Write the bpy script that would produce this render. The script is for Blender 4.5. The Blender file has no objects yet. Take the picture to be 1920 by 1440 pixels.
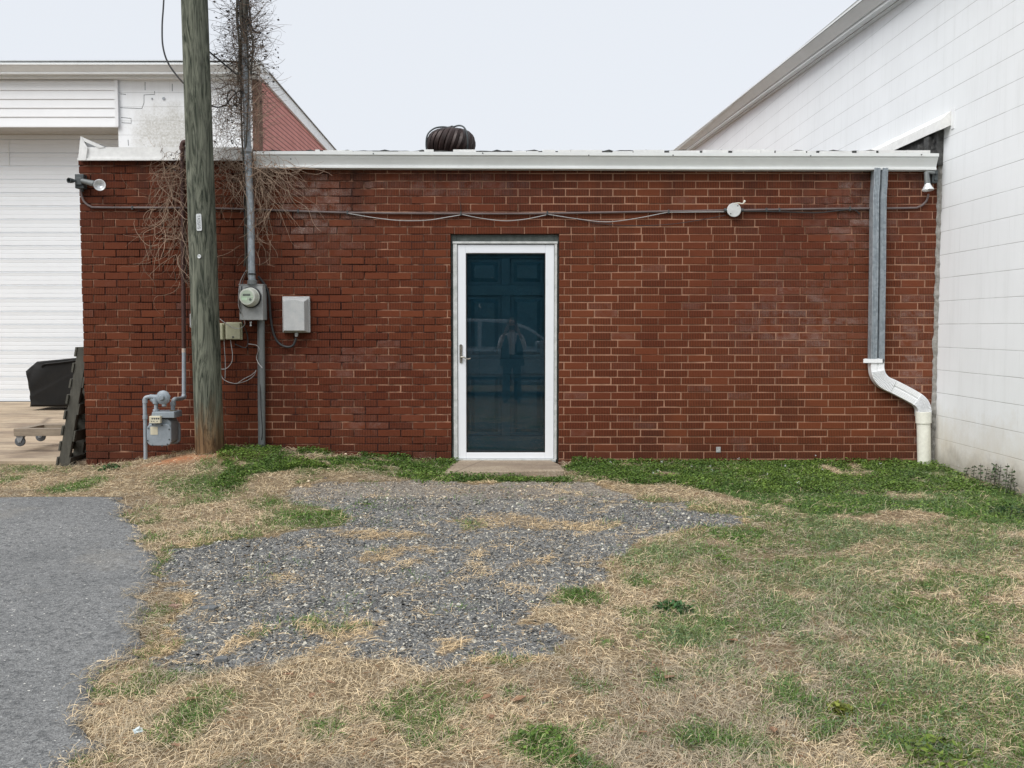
import bpy, bmesh, math, random
import numpy as np
from mathutils import Vector, Matrix
random.seed(7); RNG = np.random.default_rng(11)
S = bpy.context.scene; COL = S.collection
rad = math.radians

# ------------------------------------------------------------------ camera, sky, sun, exposure
F = 1800.0; PITCH = math.atan(106/F); H = 1.19; D = 8.6
cp, sp = math.cos(PITCH), math.sin(PITCH)
cam = bpy.data.cameras.new("camera"); camo = bpy.data.objects.new("camera", cam); COL.objects.link(camo)
camo.location = (0, 0, H); camo.rotation_euler = (math.pi/2-PITCH, 0, 0)
cam.sensor_width = 36; cam.lens = F/1920*36; cam.clip_start = 0.01; cam.clip_end = 2000
S.camera = camo

W = bpy.data.worlds.new("World"); S.world = W; W.use_nodes = True
wn = W.node_tree; wn.nodes.clear()
SUN_EL, SUN_AZ = 48, 223
sky = wn.nodes.new('ShaderNodeTexSky'); sky.sky_type = 'NISHITA'; sky.sun_disc = False
sky.sun_elevation = rad(SUN_EL); sky.sun_rotation = rad(SUN_AZ); sky.dust_density = 4; sky.air_density = 1
hs = wn.nodes.new('ShaderNodeHueSaturation'); hs.inputs['Saturation'].default_value = .3; hs.inputs['Value'].default_value = .10
mx = wn.nodes.new('ShaderNodeMix'); mx.data_type = 'RGBA'; mx.inputs[0].default_value = .9
mx.inputs[7].default_value = (.417, .437, .468, 1)
bg = wn.nodes.new('ShaderNodeBackground'); wo = wn.nodes.new('ShaderNodeOutputWorld')
wn.links.new(sky.outputs[0], hs.inputs['Color']); wn.links.new(hs.outputs[0], mx.inputs[6])
wn.links.new(mx.outputs[2], bg.inputs[0]); wn.links.new(bg.outputs[0], wo.inputs[0])
bg.inputs[1].default_value = 1.0

sl = bpy.data.lights.new("sun", 'SUN'); slo = bpy.data.objects.new("sun", sl); COL.objects.link(slo)
sl.energy = 1.5; sl.angle = rad(45); sl.color = (1, .985, .965)
# light arrives from behind and left of the camera, high up
sd = Vector((-.68*math.cos(rad(SUN_EL)), -.73*math.cos(rad(SUN_EL)), math.sin(rad(SUN_EL))))
slo.rotation_euler = (-sd).to_track_quat('-Z', 'Y').to_euler(); slo.location = (-5, -10, 20)
S.view_settings.view_transform = 'Standard'; S.view_settings.look = 'None'
S.view_settings.exposure = 1.0; S.view_settings.gamma = 1

# ------------------------------------------------------------------ geometry helpers
def ray(u, v):
    a, b = u-960, 720-v
    return Vector((a, F*cp+b*sp, -F*sp+b*cp))
def P(u, v, Y=D):
    d = ray(u, v); t = Y/d.y
    return Vector((d.x*t, Y, H+d.z*t))
def PX(u, v, X):
    d = ray(u, v); t = X/d.x
    return Vector((X, d.y*t, H+d.z*t))

_zx = np.array([-9, -5.0, -4.0, -3.6, -3.0, -2.5, -2.0, -1.2, -.6, 0, .6, 3.8, 6])
_zw = np.array([.0, -.06, -.07, -.04, .02, .07, .085, .035, -.01, -.02, -.02, -.03, -.03])
def hz(x, y):
    x = np.asarray(x, float); y = np.asarray(y, float)
    d = np.clip(8.6-y, 0, None)
    z = np.interp(x, _zx, _zw)*np.exp(-(d/1.1)**2)
    z = z - .20*(1-np.exp(-d/5.0*1.1)) - .03*np.clip(d, 0, 6)/6
    back = np.clip(y-8.6, 0, 6)
    z = z + back*.012*(x < -3.9)
    z = z + .012*np.sin(x*2.1+y*1.3)*np.sin(y*2.7-x*.7)*np.clip(d, 0, 1)
    z = z + .08*np.exp(-((x+2.62)**2+(y-8.2)**2)/.35)
    return z
def hzf(x, y): return float(hz(x, y))
def G(u, v, it=6):
    d = ray(u, v); z = 0
    for _ in range(it):
        t = (z-H)/d.z; z = hzf(d.x*t, d.y*t)
    return Vector((d.x*t, d.y*t, z))

def tag(o, label=None, cat=None, group=None, kind=None):
    if label: o['label'] = label
    if cat: o['category'] = cat
    if group: o['group'] = group
    if kind: o['kind'] = kind
    return o
def thing(name, loc, label, cat, group=None):
    o = bpy.data.objects.new(name, None); COL.objects.link(o); o.location = loc; o.empty_display_size = .1
    return tag(o, label, cat, group)
def rootloc(p):
    if p is None: return Vector((0, 0, 0))
    while p.parent: p = p.parent
    return Vector(p.location)

class MB:
    def __init__(s): s.v = []; s.f = []; s.m = []; s.c = []; s.k = []
    def add(s, vs, fs, mi=0, col=(1, 1, 1)):
        b = len(s.v); s.k.append((b, len(s.f))); s.v += [tuple(v) for v in vs]
        for f in fs: s.f.append([b+i for i in f]); s.m.append(mi); s.c.append(col)
        return s
    def box(s, x0, x1, y0, y1, z0, z1, mi=0, M=None, col=(1, 1, 1)):
        vs = [Vector((x, y, z)) for x in (x0, x1) for y in (y0, y1) for z in (z0, z1)]
        if M is not None: vs = [M @ v for v in vs]
        return s.add(vs, [(0, 1, 3, 2), (4, 6, 7, 5), (0, 4, 5, 1), (2, 3, 7, 6), (0, 2, 6, 4), (1, 5, 7, 3)], mi, col)
    def tube(s, pts, r, n=10, mi=0, caps=True, col=(1, 1, 1)):
        pts = [Vector(p) for p in pts]; rs = r if isinstance(r, (list, tuple)) else [r]*len(pts)
        vs = []; prev = None
        for i, p in enumerate(pts):
            t = (pts[min(i+1, len(pts)-1)]-pts[max(i-1, 0)]).normalized()
            if prev is None:
                a = Vector((0, 0, 1)) if abs(t.z) < .9 else Vector((0, 1, 0))
                nx = t.cross(a).normalized()
            else: nx = (prev-t*prev.dot(t)).normalized()
            prev = nx; ny = t.cross(nx)
            for k in range(n):
                a = 2*math.pi*k/n; vs.append(p+(nx*math.cos(a)+ny*math.sin(a))*rs[i])
        fs = []
        for i in range(len(pts)-1):
            for k in range(n):
                fs.append((i*n+k, i*n+(k+1) % n, (i+1)*n+(k+1) % n, (i+1)*n+k))
        if caps: fs.append(tuple(range(n))[::-1]); fs.append(tuple((len(pts)-1)*n+k for k in range(n)))
        return s.add(vs, fs, mi, col)
    def lathe(s, c, axis, prof, n=24, mi=0, col=(1, 1, 1)):
        """prof: list of (distance along axis, radius)"""
        c = Vector(c); t = Vector(axis).normalized()
        a = Vector((0, 0, 1)) if abs(t.z) < .9 else Vector((1, 0, 0))
        nx = t.cross(a).normalized(); ny = t.cross(nx); vs = []
        for h, r in prof:
            for k in range(n):
                g = 2*math.pi*k/n; vs.append(c+t*h+(nx*math.cos(g)+ny*math.sin(g))*max(r, 1e-4))
        fs = []
        for i in range(len(prof)-1):
            for k in range(n): fs.append((i*n+k, i*n+(k+1) % n, (i+1)*n+(k+1) % n, (i+1)*n+k))
        fs.append(tuple(range(n))[::-1]); fs.append(tuple((len(prof)-1)*n+k for k in range(n)))
        return s.add(vs, fs, mi, col)
    def prism(s, poly, axis, a, b, mi=0, col=(1, 1, 1)):
        """poly 2D; axis 'x','y','z' extruded from a to b"""
        def mk(p, t):
            return {'x': (t, p[0], p[1]), 'y': (p[0], t, p[1]), 'z': (p[0], p[1], t)}[axis]
        n = len(poly); vs = [mk(p, a) for p in poly]+[mk(p, b) for p in poly]
        fs = [tuple(range(n)), tuple(range(n, 2*n))[::-1]]+[(i, (i+1) % n, n+(i+1) % n, n+i) for i in range(n)]
        return s.add(vs, fs, mi, col)
    def each(s, name, mats, parent=None, **kw):
        ends = s.k[1:]+[(len(s.v), len(s.f))]; out = []
        for (a, fa_), (b, fb) in zip(s.k, ends):
            q = MB(); q.v = s.v[a:b]; q.f = [[i-a for i in f] for f in s.f[fa_:fb]]; q.m = s.m[fa_:fb]; q.c = s.c[fa_:fb]; out.append(q.build(name, mats, parent, **kw))
        return out
    def build(s, name, mats, parent=None, smooth=False, bevel=0, sub=0, col=False, auto=None):
        off = rootloc(parent)
        me = bpy.data.meshes.new(name)
        me.from_pydata([Vector(v)-off for v in s.v], [], s.f)
        if not isinstance(mats, (list, tuple)): mats = [mats]
        for m in mats: me.materials.append(m)
        me.polygons.foreach_set('material_index', s.m)
        if col:
            ca = me.color_attributes.new('Col', 'FLOAT_COLOR', 'CORNER'); arr = []
            for p, c in zip(me.polygons, s.c): arr += list(c)*0+[c[0], c[1], c[2], 1]*p.loop_total
            ca.data.foreach_set('color', arr)
        bm = bmesh.new(); bm.from_mesh(me); bmesh.ops.recalc_face_normals(bm, faces=bm.faces); bm.to_mesh(me); bm.free()
        if smooth:
            me.polygons.foreach_set('use_smooth', [True]*len(me.polygons))
            me.set_sharp_from_angle(angle=rad(38))
        o = bpy.data.objects.new(name, me); COL.objects.link(o)
        if parent: o.parent = parent
        if bevel:
            b = o.modifiers.new('bevel', 'BEVEL'); b.width = bevel; b.segments = 2; b.limit_method = 'ANGLE'; b.angle_limit = rad(50)
        if sub:
            b = o.modifiers.new('sub', 'SUBSURF'); b.levels = sub; b.render_levels = sub
        return o

def np_mesh(name, verts, faces, mat, cols=None, parent=None, smooth=False):
    """verts (N,3); faces (M,k) equal-size; cols per-vertex (N,3)"""
    me = bpy.data.meshes.new(name); N = len(verts); M_, k = faces.shape
    off = rootloc(parent); verts = verts-np.array(off)
    me.vertices.add(N); me.vertices.foreach_set('co', verts.astype(np.float32).ravel())
    me.loops.add(M_*k); me.loops.foreach_set('vertex_index', faces.astype(np.int32).ravel())
    me.polygons.add(M_); me.polygons.foreach_set('loop_start', np.arange(0, M_*k, k, dtype=np.int32))
    me.polygons.foreach_set('loop_total', np.full(M_, k, dtype=np.int32))
    if smooth: me.polygons.foreach_set('use_smooth', np.ones(M_, dtype=bool))
    me.update(calc_edges=True); me.validate()
    if cols is not None:
        ca = me.color_attributes.new('Col', 'FLOAT_COLOR', 'POINT')
        c4 = np.ones((N, 4), np.float32); c4[:, :3] = cols; ca.data.foreach_set('color', c4.ravel())
    me.materials.append(mat)
    o = bpy.data.objects.new(name, me); COL.objects.link(o)
    if parent: o.parent = parent
    return o

def spline(pts, n=8):
    """Catmull-Rom through pts"""
    pts = [Vector(p) for p in pts]; q = [pts[0]*2-pts[1]]+pts+[pts[-1]*2-pts[-2]]; out = []
    for i in range(1, len(q)-2):
        for k in range(n):
            t = k/n; a, b, c, d = q[i-1], q[i], q[i+1], q[i+2]
            out.append(.5*((2*b)+(c-a)*t+(2*a-5*b+4*c-d)*t*t+(3*b-a-3*c+d)*t**3))
    out.append(pts[-1]); return out

# ------------------------------------------------------------------ materials
class N:
    def __init__(s, name):
        s.m = bpy.data.materials.new(name); s.m.use_nodes = True; s.t = s.m.node_tree
        s.b = s.t.nodes['Principled BSDF']; s._o = None
    def n(s, typ, **kw):
        x = s.t.nodes.new('ShaderNode'+typ)
        for k, v in kw.items(): setattr(x, k, v)
        return x
    def L(s, a, b): s.t.links.new(a, b)
    def setin(s, sock, val):
        if hasattr(val, 'links'): s.L(val, sock)
        elif isinstance(val, tuple) and len(val) == 3 and sock.type == 'RGBA': sock.default_value = (*val, 1)
        else: sock.default_value = val
    @property
    def obj(s):
        if not s._o: s._o = s.n('TexCoord').outputs['Object']
        return s._o
    def mp(s, scale=(1, 1, 1), loc=(0, 0, 0), src=None):
        m = s.n('Mapping'); s.L(src or s.obj, m.inputs[0]); m.inputs['Scale'].default_value = scale; m.inputs['Location'].default_value = loc
        return m.outputs[0]
    def noise(s, scale, detail=4, rough=.55, vec=None, dist=0, col=False):
        x = s.n('TexNoise'); s.L(vec or s.obj, x.inputs['Vector']); x.inputs['Scale'].default_value = scale
        x.inputs['Detail'].default_value = detail; x.inputs['Roughness'].default_value = rough; x.inputs['Distortion'].default_value = dist
        return x.outputs[1 if col else 0]
    def vor(s, scale, feat='F1', out=0, vec=None, rnd=1):
        x = s.n('TexVoronoi', feature=feat); s.L(vec or s.obj, x.inputs['Vector']); x.inputs['Scale'].default_value = scale
        x.inputs['Randomness'].default_value = rnd
        return x.outputs[out]
    def rmp(s, v, a, b, c=0, d=1):
        x = s.n('MapRange'); s.L(v, x.inputs[0])
        for i, k in enumerate((a, b, c, d)): x.inputs[i+1].default_value = k
        return x.outputs[0]
    def math(s, op, a, b=None, c=None):
        x = s.n('Math', operation=op); s.setin(x.inputs[0], a)
        if b is not None: s.setin(x.inputs[1], b)
        if c is not None: s.setin(x.inputs[2], c)
        return x.outputs[0]
    def mix(s, f, a, b, mode='MIX'):
        x = s.n('Mix', data_type='RGBA', blend_type=mode); s.setin(x.inputs[0], f); s.setin(x.inputs[6], a); s.setin(x.inputs[7], b)
        return x.outputs[2]
    def xyz(s, v=None):
        x = s.n('SeparateXYZ'); s.L(v or s.obj, x.inputs[0]); return x.outputs
    def attr(s, name='Col'):
        x = s.n('Attribute'); x.attribute_name = name; return x.outputs['Color']
    def sepc(s, c):
        x = s.n('SeparateColor'); s.L(c, x.inputs[0]); return x.outputs
    def bump(s, h, strength=.5, dist=.01):
        x = s.n('Bump'); s.L(h, x.inputs['Height']); x.inputs['Strength'].default_value = strength; x.inputs['Distance'].default_value = dist
        s.L(x.outputs[0], s.b.inputs['Normal'])
    def out(s, base=None, rough=None, metal=None, spec=None):
        if base is not None: s.setin(s.b.inputs['Base Color'], base)
        if rough is not None: s.setin(s.b.inputs['Roughness'], rough)
        if metal is not None: s.setin(s.b.inputs['Metallic'], metal)
        if spec is not None: s.setin(s.b.inputs['Specular IOR Level'], spec)
        return s.m

def simple(name, c1, c2=None, scale=6, rough=.55, metal=0, bump=0, bscale=60, spec=.5, streak=None, fv=(.9, 1.06)):
    m = N(name); c2 = c2 or tuple(x*.75 for x in c1)
    vec = m.mp(streak) if streak else None
    f = m.rmp(m.noise(scale, 5, .6, vec=vec), .35, .7)
    col = m.mix(f, c1, c2)
    fine = m.rmp(m.noise(scale*9, 3, .6), .3, .75, *fv)
    col = m.mix(1, col, m.n('CombineColor').outputs[0], 'MIX') if False else col
    x = m.n('HueSaturation'); m.L(fine, x.inputs['Value']); m.L(col, x.inputs['Color'])
    if bump: m.bump(m.noise(bscale, 4, .6), bump, .004)
    return m.out(x.outputs[0], m.rmp(m.noise(scale*3, 3), .3, .7, max(rough-.08, .02), min(rough+.1, 1)), metal, spec)

def attr_mat(name, rough=.8, spec=.3, trans=0):
    m = N(name); c = m.attr()
    if trans:
        d = m.n('BsdfTranslucent'); m.L(c, d.inputs[0]); mxs = m.n('MixShader'); mxs.inputs[0].default_value = trans
        o = m.t.nodes['Material Output']; m.L(m.b.outputs[0], mxs.inputs[1]); m.L(d.outputs[0], mxs.inputs[2]); m.L(mxs.outputs[0], o.inputs[0])
    return m.out(c, rough, 0, spec)

# brick: tone, grooves and salt bloom come from per-brick colour attributes
def brick_material():
    m = N('red_brick'); a = m.sepc(m.attr()); X = m.xyz()
    c = m.mix(a[0], (.090, .0205, .0102), (.158, .0440, .0195))
    big = m.rmp(m.noise(.55, 2), .35, .65); c = m.mix(m.math('MULTIPLY', big, .45), c, (.185, .058, .0235))
    gr = m.math('SINE', m.math('MULTIPLY', X[0], 2*math.pi/.0145))
    jag = m.noise(220, 3, .6, vec=m.mp((1, 1, .12)))
    g01 = m.rmp(m.math('ADD', gr, m.math('MULTIPLY', jag, 1.2)), .3, 1.3)
    gv = m.math('MULTIPLY', g01, a[1])
    c = m.mix(m.math('MULTIPLY', gv, .62), c, (.012, .003, .0025))
    sp_ = m.rmp(m.noise(160, 4, .7), .55, .75); c = m.mix(m.math('MULTIPLY', sp_, .35), c, (.13, .045, .032))
    # salt bloom, per brick amount in blue channel
    bl = m.math('MULTIPLY', m.rmp(m.noise(110, 4, .8), .40, .62, .15, 1), m.rmp(m.noise(9, 4, .7), .38, .62)); c = m.mix(m.math('MULTIPLY', m.math('MULTIPLY', bl, a[2]), .6), c, (.42, .36, .33))
    run = m.math('MULTIPLY', m.rmp(m.noise(1.0, 5, .75, vec=m.mp((3.2, 1, .35), (1.7, 0, 0))), .46, .66), m.rmp(m.math('ADD', X[2], m.math('MULTIPLY', m.noise(2.5, 4), .5)), 2.1, 2.95))
    c = m.mix(m.math('MULTIPLY', run, .75), c, (.020, .013, .012))
    damp = m.rmp(m.math('ADD', X[2], m.math('MULTIPLY', m.noise(5, 5, .7), -.5)), -.3, .0, 1, 0); c = m.mix(m.math('MULTIPLY', damp, .45), c, (.045, .020, .014))
    dk = m.rmp(m.noise(1.3, 4, .7), .55, .8); c = m.mix(m.math('MULTIPLY', dk, .5), c, (.022, .010, .009))
    m.bump(m.math('SUBTRACT', m.noise(120, 4, .6), m.math('MULTIPLY', gv, .9)), .55, .003)
    return m.out(c, m.rmp(m.noise(30, 3), .3, .7, .7, .92), 0, .15)
def mortar_material():
    m = N('mortar'); c = m.mix(m.rmp(m.noise(9, 5, .7), .35, .65), (.42, .235, .155), (.28, .155, .10))
    z = m.xyz()[2]
    c = m.mix(m.math('MULTIPLY', m.rmp(m.noise(2.2, 4, .7), .40, .55), m.rmp(m.xyz()[0], -.9, .3, 1, .05)), c, (.045, .020, .016))
    m.bump(m.noise(150, 4), .6, .004); return m.out(c, .95, 0, .2)
def cmu_material(name, axis, stains=False, seed=0.0):
    """painted concrete block: course joints every 0.203 m, faint staggered head joints"""
    m = N(name); X = m.xyz(m.mp(loc=(0, 0, 0))); hcoord = X[axis]; z = X[2]
    wob = m.math('MULTIPLY', m.math('SUBTRACT', m.noise(3, 3), .5), .004)
    zz = m.math('DIVIDE', m.math('ADD', m.math('ADD', z, wob), 20*.2032+seed), .2032)
    row = m.math('FLOOR', zz); fz = m.math('FRACT', zz)
    dz = m.math('MINIMUM', fz, m.math('SUBTRACT', 1, fz))
    jz = m.rmp(dz, .0, .022, 1, 0)
    hh = m.math('ADD', m.math('DIVIDE', m.math('ADD', hcoord, 50*.4064), .4064), m.math('MULTIPLY', m.math('MODULO', row, 2), .5))
    fh = m.math('FRACT', hh); dh = m.math('MINIMUM', fh, m.math('SUBTRACT', 1, fh)); jh = m.rmp(dh, 0, .010, 1, 0)
    bandn = m.rmp(m.noise(1.7, 3, .6), .42, .62, .12, 1)
    jh = m.math('MULTIPLY', jh, bandn)
    vis = m.rmp(m.noise(2.1, 4, .7, vec=m.mp((1, 1, 2.5))), .35, .55, .5, 1)
    j = m.math('MAXIMUM', m.math('MULTIPLY', jz, vis), m.math('MULTIPLY', jh, .28))
    c = m.mix(m.rmp(m.noise(1.1, 5, .6), .3, .7), (.885, .905, .92), (.83, .85, .862))
    st = m.rmp(m.noise(5, 6, .65, vec=m.mp((2.2, 2.2, .22))), .5, .8); c = m.mix(m.math('MULTIPLY', st, .22), c, (.55, .56, .55))
    spk = m.rmp(m.vor(26), 0, .05, 1, 0); spk = m.math('MULTIPLY', spk, m.rmp(m.noise(4, 3), .6, .66)); c = m.mix(m.math('MULTIPLY', spk, .6), c, (.3, .3, .28))
    c = m.mix(m.math('MULTIPLY', j, .72), c, (.25, .25, .24))
    # rising damp and dirt by the ground
    lo = m.rmp(m.math('ADD', z, m.math('MULTIPLY', m.noise(2.2, 6, .75), -.9)), -.45, .10, 1, 0)
    c = m.mix(m.math('MULTIPLY', lo, .62), c, (.56, .47, .33))
    lo2 = m.rmp(m.math('ADD', z, m.math('MULTIPLY', m.noise(6, 5, .75), -.35)), -.26, .0, 1, 0)
    c = m.mix(m.math('MULTIPLY', lo2, .75), c, (.20, .18, .15))
    if stains:
        ex = m.math('POWER', m.math('DIVIDE', m.math('SUBTRACT', X[0], 1.05), .62), 2.0); ez = m.math('POWER', m.math('DIVIDE', m.math('SUBTRACT', z, 4.02), .42), 2.0)
        rr_ = m.math('ADD', m.math('ADD', ex, ez), m.math('MULTIPLY', m.math('SUBTRACT', m.noise(4, 6, .7), .5), 2.6)); s1 = m.rmp(rr_, .2, 1.3, 1, 0)
        s2 = m.rmp(m.noise(30, 6, .8), .36, .60, .25, 1)
        c = m.mix(m.math('MULTIPLY', m.math('MULTIPLY', s1, s2), .8), c, (.40, .385, .33))
        s3 = m.rmp(m.noise(45, 5, .8), .58, .66); c = m.mix(m.math('MULTIPLY', m.math('MULTIPLY', s3, m.rmp(rr_, .3, 2.6, 1, 0)), .8), c, (.22, .22, .20))
    h = m.math('SUBTRACT', m.math('MULTIPLY', m.noise(70, 4, .6), .25), m.math('MULTIPLY', j, .8))
    m.bump(h, .35, .004)
    return m.out(c, .62, 0, .35)
def redwall_material():
    m = N('painted_brick'); X = m.xyz()
    fz = m.math('FRACT', m.math('DIVIDE', m.math('ADD', X[2], 10), .0745)); d = m.math('MINIMUM', fz, m.math('SUBTRACT', 1, fz))
    j = m.rmp(d, .05, .17, 1, 0)
    row = m.math('FLOOR', m.math('DIVIDE', m.math('ADD', X[2], 10), .0745))
    fh = m.math('FRACT', m.math('ADD', m.math('DIVIDE', m.math('ADD', X[1], 10), .21), m.math('MULTIPLY', m.math('MODULO', row, 2), .5)))
    jh = m.rmp(m.math('MINIMUM', fh, m.math('SUBTRACT', 1, fh)), .01, .04, 1, 0)
    c = m.mix(m.rmp(m.noise(3, 4), .3, .7), (.66, .285, .245), (.56, .23, .195))
    c = m.mix(m.math('MULTIPLY', m.math('MAXIMUM', j, m.math('MULTIPLY', jh, .3)), .85), c, (.14, .035, .03))
    m.bump(m.math('MULTIPLY', j, -1.0), .5, .006); return m.out(c, .7, 0, .3)
def pole_material():
    m = N('weathered_pole_wood'); X = m.xyz()
    g = m.noise(1.0, 6, .68, vec=m.mp((15, 15, 1.7)), dist=2.6)
    g2 = m.noise(1.0, 5, .7, vec=m.mp((70, 70, 3.2)), dist=.6)
    ring = m.math('SINE', m.math('MULTIPLY', m.noise(1.0, 2, .5, vec=m.mp((7, 7, .8)), dist=1.2), 60))
    c = m.mix(m.rmp(g, .40, .60), (.032, .038, .028), (.175, .183, .140))
    c = m.mix(m.math('MULTIPLY', m.rmp(ring, .2, 1), .35), c, (.19, .195, .155))
    c = m.mix(m.math('MULTIPLY', m.rmp(g2, .55, .75), .6), c, (.016, .018, .015))
    lowc = m.mix(m.rmp(g, .36, .64), (.055, .030, .015), (.24, .135, .062))
    lo = m.rmp(m.math('ADD', X[2], m.math('MULTIPLY', m.math('SUBTRACT', m.noise(6, 4, .6, vec=m.mp((3, 3, .6))), .5), .7)), .12, .48, 1, 0)
    c = m.mix(m.math('MULTIPLY', lo, .85), c, lowc)
    m.bump(m.math('ADD', g2, m.math('MULTIPLY', g, .7)), .9, .008); return m.out(c, .9, 0, .2)
def ground_material():
    """soil and thatch; Col attribute: r = green cover, g = gravel, b = bare clay"""
    m = N('soil_and_thatch'); a = m.sepc(m.attr())
    n1 = m.noise(14, 6, .7); n2 = m.noise(90, 5, .7); n3 = m.noise(260, 3, .6)
    thatch = m.mix(m.rmp(n2, .35, .65), (.085, .06, .035), (.32, .24, .15))  # base tone darkened to stand in for shadow gaps between straw blades
    thatch = m.mix(m.rmp(n1, .4, .7), thatch, (.20, .15, .09))
    green = m.mix(m.rmp(n2, .35, .65), (.02, .045, .012), (.075, .13, .03))
    chips = m.vor(95, out=1); cs = m.sepc(chips)
    grav = m.mix(cs[0], (.085, .088, .09), (.24, .24, .235)); yy_ = m.rmp(m.math('ADD', m.xyz()[1], m.math('MULTIPLY', m.noise(2, 4), .8)), 7.0, 7.7, 0, .75); grav = m.mix(yy_, grav, m.mix(cs[0], (.16, .135, .105), (.36, .31, .25)))
    grav = m.mix(m.rmp(cs[1], .86, .9), grav, (.50, .47, .40))
    grav = m.mix(m.math('MULTIPLY', m.rmp(n1, .5, .75), .5), grav, (.17, .145, .11))
    clay = m.mix(m.rmp(n2, .35, .65), (.33, .12, .05), (.42, .22, .12))
    c = m.mix(a[0], thatch, green); c = m.mix(a[1], c, grav); c = m.mix(a[2], c, clay)
    h = m.math('ADD', m.math('MULTIPLY', m.vor(95), a[1]), m.math('MULTIPLY', n2, .8))
    m.bump(h, .8, .01); return m.out(c, .95, 0, .2)
def asphalt_material():
    m = N('worn_asphalt'); n1 = m.noise(1.4, 5, .65); n2 = m.noise(95, 6, .85); n3 = m.noise(30, 8, .85); cs = m.sepc(m.vor(150, out=1))
    c = m.mix(m.rmp(n1, .35, .65), (.188, .189, .186), (.25, .249, .243))
    c = m.mix(m.rmp(cs[0], .45, 1, 0, .6), c, (.38, .385, .38)); c = m.mix(m.rmp(cs[2], .6, 1, 0, .7), c, (.11, .115, .12))
    c = m.mix(m.rmp(n2, .50, .60, 0, .85), c, (.065, .068, .07))
    c = m.mix(m.rmp(n3, .50, .60, 0, .8), c, (.06, .063, .065))
    wv = m.noise(3.2, 8, .85); c = m.mix(m.rmp(wv, .52, .70, 0, .45), c, (.09, .093, .095))
    crk = m.rmp(m.vor(7, 'DISTANCE_TO_EDGE', vec=m.mp((1, 1, 1), src=None)), 0, .012, 1, 0); c = m.mix(m.math('MULTIPLY', crk, m.rmp(m.noise(2, 4), .56, .66)), c, (.04, .042, .043))
    c = m.mix(m.rmp(cs[1], .996, .998), c, (.7, .68, .62))
    sand = m.rmp(m.noise(.9, 4, .7, vec=m.mp(loc=(3, 1, 0))), .58, .75, 0, .35); c = m.mix(sand, c, (.30, .27, .22))
    m.bump(m.math('ADD', m.vor(150), m.math('MULTIPLY', n2, 1.0)), .6, .005); return m.out(c, .92, 0, .25)
def concrete_material(name, c1, c2, speck=.3):
    m = N(name); n1 = m.noise(2.2, 6, .7); cs = m.sepc(m.vor(110, out=1))
    c = m.mix(m.rmp(n1, .35, .65), c1, c2)
    c = m.mix(m.rmp(cs[0], .5, 1, 0, speck), c, (.5, .44, .35)); c = m.mix(m.rmp(cs[1], .6, 1, 0, speck), c, (.13, .10, .075))
    crack = m.rmp(m.vor(.55, 'DISTANCE_TO_EDGE', vec=None), 0, .006, 1, 0); c = m.mix(m.math('MULTIPLY', crack, .6), c, (.08, .06, .05))
    c = m.mix(m.rmp(m.noise(1.3, 7, .75, vec=m.mp((.6, 1.6, 1))), .44, .62, 0, .8), c, (.19, .145, .11))
    m.bump(m.vor(110), .5, .003); return m.out(c, .9, 0, .3)
def glass_material(name, tint=(1, 1, 1), ior=1.5):
    m = N(name); m.t.nodes.remove(m.b); o = m.t.nodes['Material Output']
    fr = m.n('Fresnel'); fr.inputs[0].default_value = ior; tr = m.n('BsdfTransparent'); tr.inputs[0].default_value = (*tint, 1)
    gl = m.n('BsdfGlossy'); gl.inputs['Roughness'].default_value = .0; mxs = m.n('MixShader')
    m.L(fr.outputs[0], mxs.inputs[0]); m.L(tr.outputs[0], mxs.inputs[1]); m.L(gl.outputs[0], mxs.inputs[2]); m.L(mxs.outputs[0], o.inputs[0])
    return m.m
def galv_material():
    m = N('galvanised_steel'); cs = m.sepc(m.vor(45, out=1)); c = m.mix(cs[0], (.27, .31, .34), (.40, .44, .47))
    c = m.mix(m.rmp(m.noise(3, 5, .7, vec=m.mp((4, 4, .5))), .5, .72, 0, .6), c, (.17, .19, .20))
    m.bump(m.noise(30, 4), .15, .003); return m.out(c, m.rmp(cs[1], 0, 1, .38, .6), .35, .5)

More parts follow.
